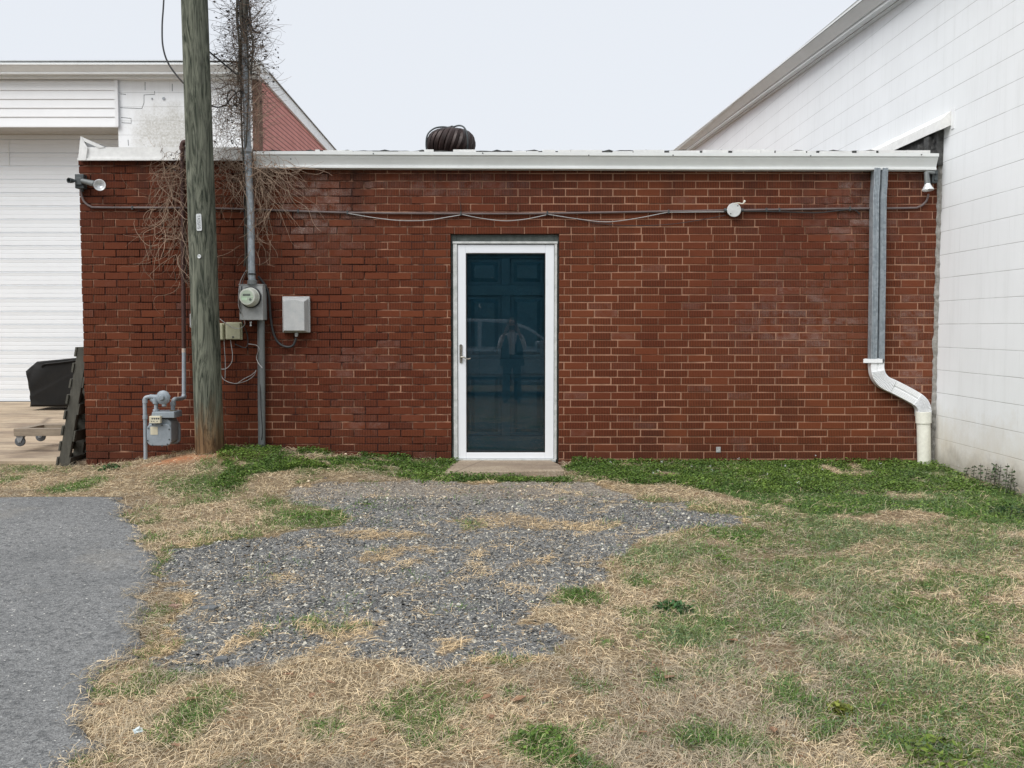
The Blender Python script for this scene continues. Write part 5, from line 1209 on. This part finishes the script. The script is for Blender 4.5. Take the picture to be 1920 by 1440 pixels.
def blades(x, y, z0, rng, Lr, Wr, lift, cols, bend=.5, az=None, segs=3):
    """ribbons: root, rising by lift then drooping"""
    n = len(x); th = rng.uniform(0, 2*np.pi, n) if az is None else az; L = rng.uniform(*Lr, n); Wd = rng.uniform(*Wr, n)*(.60+.065*y)
    dx, dy = np.cos(th), np.sin(th); cv = rng.normal(0, bend, n); pts = []
    h = np.zeros(n); px, py, pz = x.copy(), y.copy(), z0.copy(); el = lift.copy(); a = th.copy()
    pts.append(np.stack([px, py, pz], 1))
    for k in range(segs):
        st = L/segs; px = px+np.cos(a)*np.cos(el)*st; py = py+np.sin(a)*np.cos(el)*st; pz = pz+np.sin(el)*st; pts.append(np.stack([px, py, pz], 1)); el = el-rng.uniform(.1, .7, n); a = a+cv*rng.uniform(.4, 1, n)
    Pn = np.stack(pts, 1); gz = hz(Pn[:, :, 0], Pn[:, :, 1]); Pn[:, :, 2] = np.maximum(Pn[:, :, 2], gz+.002+.006*rng.uniform(0, 1, (n, 1)))
    roll = rng.uniform(-1.1, 1.1, n); sx = np.stack([-dy*np.cos(roll), dx*np.cos(roll), np.sin(roll)], 1)*Wd[:, None]*.5
    wk = np.linspace(1, .25, segs+1); V = np.stack([Pn-sx[:, None]*wk[None, :, None], Pn+sx[:, None]*wk[None, :, None]], 2).reshape(n, -1, 3)
    m = 2*(segs+1); tf = np.array([[2*k, 2*k+1, 2*k+3, 2*k+2] for k in range(segs)]); f = (tf[None]+np.arange(n)[:, None, None]*m).reshape(-1, 4)
    return V.reshape(-1, 3), f, np.repeat(cols, m, 0)
def straw():
    rng = np.random.default_rng(9); x, y = pick(720000, rng, -4.9, 3.8, 2.75, 8.62, 1)
    x = np.concatenate([x, -4.95+rng.uniform(0, 1.2, 5000)]); y = np.concatenate([y, 7.2+rng.uniform(0, 1.5, 5000)])
    g, cl, gp = masks(x, y); dens = .25+2.0*(fbm(x, y, 5.5, 33)-.3)
    prob = np.where(g > .9, .04+.45*np.clip((fbm(x, y, 5, 39)-.60)*8, 0, 1), np.where(g > .1, .75, 1.0))*np.clip(dens, .25, 1)*np.where(cl > .5, .30, 1)*(1-.6*gp)
    clayd = np.exp(-((x+2.85)**2/.06+(y-8.05)**2/.02)); prob = prob*(1-clayd)
    ok = (rng.uniform(0, 1, len(x)) < prob) & ~is_asph(x+np.abs(rng.normal(0, .035, len(x))), y-.02) & ~is_slab(x, y) & ((y < 8.58) | (x < -3.9)); x, y, gp = x[ok], y[ok], gp[ok]; n = len(x)
    near = rng.uniform(0, 1, n); base = np.array([.83, .67, .44])*rng.uniform(.42, 1.22, (n, 1)); grey = np.array([.55, .47, .345])*rng.uniform(.4, 1.2, (n, 1)); red = np.array([.36, .20, .11])*rng.uniform(.5, 1.1, (n, 1)); ol = np.array([.26, .25, .11])*rng.uniform(.6, 1.2, (n, 1))
    tn = fbm(x, y, 1.8, 77); isl = inside(GRAV, x, y)
    c = np.where((near < .30+.5*(tn > .52))[:, None], grey, base); c = np.where((near > .93)[:, None], red, c); c = np.where((near > .955)[:, None] & (gp > .1)[:, None], ol, c); c = np.where(isl[:, None], base*np.array([1.02, .97, .90]), c)
    lift = np.abs(rng.normal(.22, .36, n)); lift = np.where(rng.uniform(0, 1, n) < .10, lift+.6, lift)
    az0 = 2*np.pi*fbm(x, y, .9, 88)*2; az = az0+rng.normal(0, 1.3, n)
    v, f, cc = blades(x, y, hz(x, y)+rng.uniform(0, .012, n)+.014*is_asph(x, y), rng, (.016, .075), (.0013, .0033), lift, c, .16, az)
    tag(np_mesh('dry_grass', v, f, attr_mat('straw', .8, .25, .15), cc), 'matted tan dry grass over the lawn around the gravel and driveway', None, None, 'stuff')
straw()
def greens():
    rng = np.random.default_rng(19); x, y = pick(580000, rng, -4.9, 3.8, 2.75, 8.66, 1)
    g, cl, gp = masks(x, y)
    # grass-like green
    prob = np.clip(gp*.85, 0, 1)+cl*.38; prob = np.where(g > .5, prob*.15, prob)
    ok = (rng.uniform(0, 1, len(x)) < prob) & ~is_asph(x, y) & ~is_slab(x, y) & (y < 8.6); xa, ya = x[ok], y[ok]; n = len(xa)
    hue = fbm(xa, ya, 1.3, 99); c1 = np.array([.11, .22, .045]); c2 = np.array([.21, .29, .13]); c3 = np.array([.19, .25, .06])
    t = np.clip((hue-.42)*5, 0, 1)[:, None]*(xa > .6)[:, None]; c = (c1*(1-t)+c2*t)*rng.uniform(.5, 1.45, (n, 1)); c = np.where((rng.uniform(0, 1, n) < .2)[:, None], c3*rng.uniform(.6, 1.3, (n, 1)), c)
    v, f, cc = blades(xa, ya, hz(xa, ya)+rng.uniform(0, .008, n), rng, (.018, .055), (.0022, .0045), rng.uniform(.2, 1.3, n), c, .3, segs=2)
    tag(np_mesh('green_grass', v, f, attr_mat('green_blades', .6, .35, .25), cc), 'short green grass and weeds scattered in patches through the dry lawn', None, None, 'stuff')
    # clover mats: rounded leaflets at different heights
    rng = np.random.default_rng(29); x, y = pick(340000, rng, -4.4, 3.79, 2.75, 8.66, 1)
    x = np.concatenate([x, rng.uniform(-2.5, 3.79, 150000)]); y = np.concatenate([y, rng.uniform(7.2, 8.6, 150000)])
    g, cl, gp = masks(x, y); mound = np.zeros(len(x))
    for (u, v_, a, b) in ((1010, 1398, 82, 34), (590, 972, 70, 16), (690, 951, 32, 7), (1390, 1008, 45, 12), (1265, 1145, 28, 9), (1740, 1425, 70, 22), (1090, 1118, 40, 12), (1870, 960, 60, 20), (1850, 1205, 40, 22), (150, 911, 40, 8), (50, 880, 50, 6), (430, 893, 50, 6), (1350, 1052, 30, 8), (1040, 903, 30, 7)):
        c_ = G(u, v_); ax_ = abs(G(u+a, v_).x-c_.x); by_ = abs(G(u, v_-b).y-c_.y); mound = np.maximum(mound, np.clip(1.25-((x-c_.x)/ax_)**2-((y-c_.y)/by_)**2-.9*fbm(x, y, 12, 3), 0, 1))
    weed = gp*np.clip((fbm(x, y, 7, 17)-.40)*6, 0, 1)*.75*(g < .5)*(x > .2); dens = np.maximum(np.maximum(cl*np.clip(.1+1.4*(fbm(x, y, 7, 13)-.15), 0, 1), mound*1.2), weed)
    ok = (rng.uniform(0, 1, len(x)) < dens) & ~is_asph(x, y) & ~is_slab(x, y) & (y < 8.6); x, y = x[ok], y[ok]; cl = cl[ok]; mound = mound[ok]; wd = (weed[ok] > np.maximum(cl, mound)); n = len(x)
    hgt = (.006+.044*fbm(x, y, 5, 23))*np.clip(.4+cl+mound, 0, 1.3)*rng.uniform(.15, 1.05, n)
    pos = np.stack([x, y, hz(x, y)+hgt], 1); q = quads_np(pos, rng, .0055, .0115, .5, .85); Q = q[0].reshape(n, 4, 3); Q[wd] = pos[wd][:, None]+(Q[wd]-pos[wd][:, None])*.62; Q[wd, :, 2] += .008; q = (Q.reshape(-1, 3), q[1])
    lum = .45+1.1*hgt/.06; hu = rng.uniform(0, 1, (n, 1)); hu = np.clip(hu*.6+(fbm(x, y, 3, 27)[:, None]-.3)*1.1, 0, 1); cc = (np.array([.050, .105, .022])*(1-hu)+np.array([.165, .25, .045])*hu)*rng.uniform(.5, 1.5, (n, 1))
    cc = np.where(wd[:, None], np.array([.135, .195, .095])*rng.uniform(.5, 1.5, (n, 1)), cc)
    tag(np_mesh('clover', q[0], q[1], attr_mat('clover_leaves', .5, .4, .25), np.repeat(cc, 4, 0)), 'dense green clover along the wall foot and in low mats', None, None, 'stuff')
    # white clover heads
    ok = (rng.uniform(0, 1, n) < .00045) & (x > .8) & (y > 7); xf_, yf_ = x[ok], y[ok]; m = len(xf_); pos = np.stack([xf_, yf_, hz(xf_, yf_)+.07], 1)
    pos = np.repeat(pos, 8, 0)+rng.normal(0, .005, (m*8, 3)); q = quads_np(pos, rng, .003, .0055, .1); tag(np_mesh('clover_flowers', q[0], q[1], attr_mat('petals', .7, .3, .2), np.full((m*32, 3), .72)), 'tiny white clover flowers dotted over the green strip at right', None, None, 'stuff')
greens()

# ------------------------------------------------------------------ what the glass of the door mirrors: photographer, car, and an added dark tree backdrop
def person():
    gz = hzf(0, -.45); root = thing('person', (0, -.45, gz), 'person in pale top, dark vest and dark trousers, mirrored in the door glass', 'person')
    V = []; E = []; R = []
    def v(x, y, z, r): V.append((x, y-.45, gz+z)); R.append(r); return len(V)-1
    def chain(a, pts):
        for p in pts: b = v(*p); E.append((a, b)); a = b
        return a
    pel = v(0, 0, .80, (.155, .105)); waist = chain(pel, [(0, .0, .93, (.125, .09)), (0, .0, 1.08, (.135, .095)), (0, 0, 1.20, (.15, .09))])
    neck = chain(waist, [(0, .0, 1.28, (.075, .065)), (0, .01, 1.335, (.05, .05)), (0, .02, 1.40, (.068, .075)), (0, .03, 1.47, (.078, .092)), (0, .02, 1.535, (.06, .075))])
    nose = chain(neck-1, [(0, .125, 1.435, (.014, .016))]) if False else None
    for s in (-1, 1):
        chain(pel, [(s*.085, 0, .74, (.10, .10)), (s*.10, .01, .45, (.068, .07)), (s*.115, -.01, .12, (.075, .08)), (s*.12, 0, .05, (.05, .055)), (s*.13, .10, .035, (.042, .03)), (s*.135, .17, .03, (.035, .02))])
        sh = chain(waist, [(s*.13, 0, 1.235, (.065, .06)), (s*.175, .0, 1.215, (.055, .055))])
        el = chain(sh, [(s*.215, .08, 1.10, (.047, .047)), (s*.235, .19, 1.005, (.042, .042)), (s*.19, .27, 1.13, (.037, .037)), (s*.135, .34, 1.27, (.028, .028)), (s*.112, .365, 1.325, (.034, .020)), (s*.100, .385, 1.365, (.036, .018))])
        for k in range(4):
            z = 1.345+.022*k; l = (.85, 1, .95, .78)[k]
            chain(el, [(s*(.095), .402, z, (.0095, .0095)), (s*(.088-.004*l), .425*1.0, z+.004, (.009, .009)), (s*(.070-.012*l), .428, z+.004, (.008, .008)), (s*(.058-.015*l), .426, z+.002, (.007, .007))])
        chain(el-1, [(s*.105, .372, 1.335, (.012, .012)), (s*.088, .388, 1.345, (.011, .011)), (s*.062, .392, 1.352, (.009, .009))])
    me = bpy.data.meshes.new('body'); me.from_pydata(V, E, []); o = bpy.data.objects.new('tmp', me); COL.objects.link(o)
    sk = o.modifiers.new('s', 'SKIN'); sk.use_smooth_shade = True
    for i, d in enumerate(me.skin_vertices[0].data): r = R[i]; d.radius = r; d.use_root = (i == 0)
    sb = o.modifiers.new('u', 'SUBSURF'); sb.levels = 2; sb.render_levels = 2
    dg = bpy.context.evaluated_depsgraph_get(); dg.update(); m2 = bpy.data.meshes.new_from_object(o.evaluated_get(dg)); bpy.data.objects.remove(o)
    m2.name = 'body'; off = Vector(root.location)
    for k in ('skin', 'grey_top', 'navy', 'trousers', 'shoe'): pass
    mats = [simple('skin', (.50, .30, .22), None, 20, .5), simple('pale_top', (.82, .80, .84), None, 20, .9), simple('dark_trousers', (.012, .018, .03), None, 20, .9), simple('dark_shoe', (.02, .02, .02), None, 20, .6)]
    for m in mats: m2.materials.append(m)
    for p in m2.polygons:
        c = p.center; z = c.z-gz; y = c.y+.45; ax = abs(c.x); k = 1
        if z > 1.30 and ax < .09 and y < .2: k = 0
        elif y > .325: k = 0
        elif z < .07: k = 3
        elif z < .90 and ax < .24 and y < .12: k = 2
        p.material_index = k
    for q in m2.vertices: q.co -= off
    body = bpy.data.objects.new('body', m2); COL.objects.link(body); body.parent = root
    # face
    def ell(mb, c, r, n=12, m=8, cut=None):
        vs = []; fs = []
        for i in range(m+1):
            for j in range(n):
                a = math.pi*i/m; b = 2*math.pi*j/n; vs.append((c[0]+r[0]*math.sin(a)*math.cos(b), c[1]-.45+r[1]*math.sin(a)*math.sin(b), gz+c[2]+r[2]*math.cos(a)))
        for i in range(m):
            for j in range(n): fs.append((i*n+j, i*n+(j+1) % n, (i+1)*n+(j+1) % n, (i+1)*n+j))
        mb.add(vs, fs)
    m = MB(); ell(m, (0, .118, 1.43), (.013, .018, .022)); ell(m, (-.078, .03, 1.44), (.010, .018, .030)); ell(m, (.078, .03, 1.44), (.010, .018, .030)); m.each('face_feature', mats[0], root, smooth=True)
    m = MB(); ell(m, (-.03, .108, 1.46), (.012, .008, .008)); ell(m, (.03, .108, 1.46), (.012, .008, .008)); ell(m, (0, .112, 1.385), (.024, .006, .006)); m.each('facial_mark', MT['darkmetal'], root, smooth=True)
    m = MB(); ell(m, (0, -.012, 1.47), (.098, .100, .098), 20, 12); ell(m, (-.075, -.01, 1.36), (.035, .06, .14)); ell(m, (.075, -.01, 1.36), (.035, .06, .14)); m.build('hair', simple('brown_hair', (.07, .045, .03), None, 40, .7), root, smooth=True)
    m = MB()   # open vest: two front panels and a back, hanging below the hip
    for s in (-1, 1):
        m.tube([(s*.13, -.45+.03, gz+1.24), (s*.125, -.45+.05, gz+1.05), (s*.13, -.45+.055, gz+.85), (s*.15, -.45+.05, gz+.68)], [.055, .075, .08, .085], 12)
    m.tube([(0, -.45-.06, gz+1.24), (0, -.45-.06, gz+.95), (0, -.45-.05, gz+.68)], [.12, .14, .16], 14)
    m.build('vest', simple('navy_vest', (.012, .016, .026), None, 20, .9), root, smooth=True)
    ph = MB(); ph.box(-.076, .076, -.036, -.028, H-.040, H+.036)
    ph = ph.build('phone', MT['black'], None, bevel=.003); tag(ph, 'black phone held sideways in front of the face, mirrored in the door glass', 'phone')
person()

def car():
    gz = hzf(0, -3); y0 = -2.15; y1 = -3.95; root = thing('parked_car', (-.5, -3, gz), 'silver-grey car standing behind the photographer, mirrored in the door glass', 'car')
    paint = simple('silver_car_paint', (.48, .53, .58), (.44, .49, .54), 1, .25, .3); glass_ = simple('dark_car_glass', (.02, .025, .03), None, 1, .05)
    lo = [(-2.75, .45), (-2.7, .30), (-2.2, .24), (1.9, .24), (2.15, .35), (2.2, .62), (2.05, .78), (1.0, .98), (-2.55, 1.02), (-2.72, .85)]
    m = MB(); m.prism([(x, gz+z) for x, z in lo], 'y', y1, y0); body = m.build('body', paint, root, bevel=.07, smooth=True)
    m = MB(); prof = [(-2.5, .99), (-2.15, 1.46), (-1.6, 1.60), (-.1, 1.58), (.35, 1.42), (1.0, .96)]
    vs = []
    for yy, t in ((y0+.04*-1, 0), (y1+.04, 1)):
        for x, z in prof: k = (z-.96)/.64*.20; vs.append((x, yy-(k if t == 0 else -k), gz+z))
    n = len(prof); m.add(vs, [tuple(range(n)), tuple(range(n, 2*n))]+[(k, (k+1) % n, n+(k+1) % n, n+k) for k in range(n)]); m.build('roof', paint, root, bevel=.03, smooth=True)
    def win(pts, name='window'):
        q = MB(); vs = []
        for o_ in (.0, .012):
            for x, z in pts: k = (z-.96)/.64*.20; vs.append((x, y0-.04-k+.002+o_, gz+z))
        n = len(pts); q.add(vs, [tuple(range(n)), tuple(range(n, 2*n))]+[(k, (k+1) % n, n+(k+1) % n, n+k) for k in range(n)]); q.build(name, glass_, root)
    win([(-.62, 1.03), (.86, 1.03), (.30, 1.37), (-.12, 1.50), (-.62, 1.53)]); win([(-1.75, 1.03), (-.70, 1.03), (-.70, 1.53), (-1.55, 1.53)]); win([(-2.35, 1.04), (-1.83, 1.03), (-1.68, 1.50), (-2.05, 1.40)])
    m = MB(); m.box(.46, .68, y0+.03, y0+.20, gz+1.0, gz+1.14); mi = m.build('wing_mirror', paint, root, bevel=.03, smooth=True)
    m = MB()
    for x in (-.66, .90): m.box(x-.004, x+.004, y0-.004, y0+.003, gz+.34, gz+.98)
    m.box(-2.3, 1.6, y0-.004, y0+.006, gz+.36, gz+.42); m.each('door_seam', MT['black'], root)
    m = MB(); m.box(-.55, -.36, y0, y0+.03, gz+.84, gz+.87); m.build('door_handle', MT['steel'], root, bevel=.006)
    for x in (-1.85, 1.35):
        for yy in (y0-.16, y1+.18):
            m = MB(); m.lathe((x, yy-.1, gz+.32), (0, 1, 0), [(0, .28), (.03, .33), (.19, .33), (.21, .30), (.20, .22)], 30); w = m.build('wheel', MT['rubber'], root, smooth=True)
            m = MB(); m.lathe((x, yy+.085, gz+.32), (0, 1, 0), [(0, .215), (.02, .20), (.01, .05), (.03, .04)], 20); m.build('rim', MT['steel'], w, smooth=True)
car()
def far_backdrop():  # unseen backdrop, added to darken what the door glass reflects
    rng = np.random.default_rng(77); n = 26000; x = rng.uniform(-26, 26, n); y = rng.uniform(-40, -32, n); top = 6+5*fbm(x, y*0+2, .25, 4); z = rng.uniform(-.5, 1, n)*0+rng.uniform(0, 1, n)*top
    q = quads_np(np.stack([x, y, z], 1), rng, .22, .55, 0); c = np.repeat(np.array([.035, .045, .025])*rng.uniform(.5, 1.6, (n, 1)), 4, 0)
    tag(np_mesh('tree_backdrop', q[0], q[1], attr_mat('backdrop_leaves', .9, .2), c), 'dark tree backdrop added far behind the photographer for the door reflection', None, None, 'stuff')
far_backdrop()

# ------------------------------------------------------------------ small plants, leaves and litter
def weeds():
    rng = np.random.default_rng(55); lm = attr_mat('weed_leaf', .6, .35, .2)
    spots = [(1818, 888, .12), (1826, 893, .16), (1838, 899, .20), (1850, 900, .17), (1861, 903, .21), (1872, 906, .22), (1880, 909, .24), (1889, 914, .27), (1897, 918, .24), (1905, 925, .20), (1866, 912, .14), (1884, 922, .16), (1767, 878, .10)]
    for i, (u, v, h) in enumerate(spots):
        h *= .8
        g = G(u, v+8); X = min(g.x, 3.74); g = Vector((X, g.y, hzf(X, g.y)))
        t = thing('weed_plant', g, 'purplish green dead-nettle stem among the weeds at the foot of the white block wall', 'weed', 'dead-nettle weeds along the white wall')
        lx, ly = rng.normal(0, .015, 2); m = MB(); m.tube([g, g+Vector((lx*.5, ly*.5, h*.5)), g+Vector((lx, ly, h))], [.003, .0025, .0015], 5); m.build('stem', MT['pallet'], t)
        pos = []; 
        for k in range(int(h/.028)):
            f = (k+1)/(h/.028); 
            for j in range(6): a = rng.uniform(0, 6.28); r = rng.uniform(.006, .022)*(1.15-.4*f); r *= 1.3; pos.append((g.x+lx*f+r*math.cos(a), g.y+ly*f+r*math.sin(a), g.z+h*f+rng.normal(0, .003)))
        pos = np.array(pos); q = quads_np(pos, rng, .008, .015, .35, .8); c = np.repeat((np.array([.06, .12, .045])+np.array([.04, -.03, .02])*rng.uniform(0, 1, (len(pos), 1)))*rng.uniform(.6, 1.5, (len(pos), 1)), 4, 0)
        np_mesh('leaves', q[0], q[1], lm, c, t)
    lab = {0: ('dark leafy weed clump low at the right edge by the white wall', 1896, 968, .16, .09, (.035, .07, .025)), 1: ('yellowing broad-leaved weed at the bottom right of the lawn', 1762, 1425, .15, .05, (.13, .18, .03)),
           2: ('dark green rosette in the dry grass right of the gravel', 1262, 1146, .10, .04, (.04, .10, .03)), 3: ('small dark weed in the grass at the left beside the driveway top', 205, 882, .10, .05, (.04, .10, .03)), 4: ('small yellow-green weed with yellow leaves near the bottom right', 1572, 1338, .05, .03, (.16, .18, .03))}
    for k, (l, u, v, r, h, col) in lab.items():
        g = G(u, v); t = thing('weed_clump', g, l, 'weed'); n = 150; a = rng.uniform(0, 6.28, n); rr = r*np.sqrt(rng.uniform(0, 1, n)); x = g.x+rr*np.cos(a); y = g.y+rr*np.sin(a)
        pos = np.stack([x, y, hz(x, y)+h*(1-(rr/r)**2)*rng.uniform(.3, 1, n)+.008], 1); q = quads_np(pos, rng, .010, .022, .25, .5)
        np_mesh('leaves', q[0], q[1], lm, np.repeat(np.array(col)*rng.uniform(.5, 1.6, (n, 1)), 4, 0), t)
        m = MB(); m.tube([g+Vector((0, 0, -.01)), g+Vector((.004, 0, h*.6))], .004, 5); m.build('stem', MT['pallet'], t)
weeds()
def litter():
    rng = np.random.default_rng(66); lm = simple('dead_brown_leaf', (.20, .10, .055), (.30, .18, .10), 40, .7)
    for u, v in ((972, 1322), (912, 1318), (920, 1355), (585, 1315), (620, 1290), (186, 1332), (360, 1322), (1395, 1243), (1255, 1280), (1373, 1210), (1780, 1195), (1075, 1430), (880, 1288), (330, 1410), (700, 1400), (1205, 1385), (1450, 1380), (540, 1275)):
        g = G(u, v); m = MB(); L = rng.uniform(.018, .034); w = L*rng.uniform(.35, .55); a = rng.uniform(0, 6.28); vs = []; n = 6; cu = rng.uniform(.3, .9)
        for s_ in (0, .0012):
            for i in range(n+1):
                t = i/n*2-1; ww = w*(1-t*t)**.6*(1+.25*math.sin(i*2.4))
                for j in (-1, 0, 1): x = L*t; y = ww*j; z = .022+.35*cu*ww*abs(j)+.12*L*math.sin(t*2)+s_; vs.append((g.x+x*math.cos(a)-y*math.sin(a), g.y+x*math.sin(a)+y*math.cos(a), g.z+z))
        fs = []; 
        for s_ in (0, 1):
            for i in range(n):
                for j in range(2): b = s_*(n+1)*3+i*3+j; fs.append((b, b+1, b+4, b+3))
        m.add(vs, fs); tag(m.build('dead_leaf', lm, smooth=True), 'curled reddish-brown dead leaf lying in the dry grass', 'leaf', 'fallen brown leaves on the grass')
    g = G(258, 1379); m = MB(); m.box(-.015, .015, -.011, .011, .018, .020, M=Matrix.Translation(g) @ Matrix.Rotation(.7, 4, 'Z') @ Matrix.Rotation(.3, 4, 'X')); m.box(.002, .016, -.009, .012, .020, .022, M=Matrix.Translation(g) @ Matrix.Rotation(.3, 4, 'Z') @ Matrix.Rotation(-.4, 4, 'Y'))
    tag(m.build('paper_scrap', simple('pale_blue_paper', (.66, .78, .82), None, 20, .6)), 'tiny pale blue paper scrap in the dry grass near the driveway', 'litter')
    sm = simple('slate', (.11, .12, .125), (.16, .165, .17), 20, .8, bump=.4)
    for u, v, L, lab in ((415, 1241, .035, 'flat dark slate piece at the lower left end of the gravel'), (392, 1145, .05, 'large flat grey stone in the left part of the gravel'), (330, 1141, .035, 'reddish flat stone at the left edge of the gravel')):
        g = G(u, v); m = MB(); n = 9; p = [(L*rng.uniform(.7, 1.1)*math.cos(6.283*k/n), L*.55*rng.uniform(.7, 1.1)*math.sin(6.283*k/n)) for k in range(n)]
        m.prism([(g.x+a, g.y+b) for a, b in p], 'z', g.z, g.z+.02); tag(m.build('stone', sm if 'reddish' not in lab else simple('red_stone', (.28, .17, .13), None, 20, .8), bevel=.004), lab, 'stone')
litter()
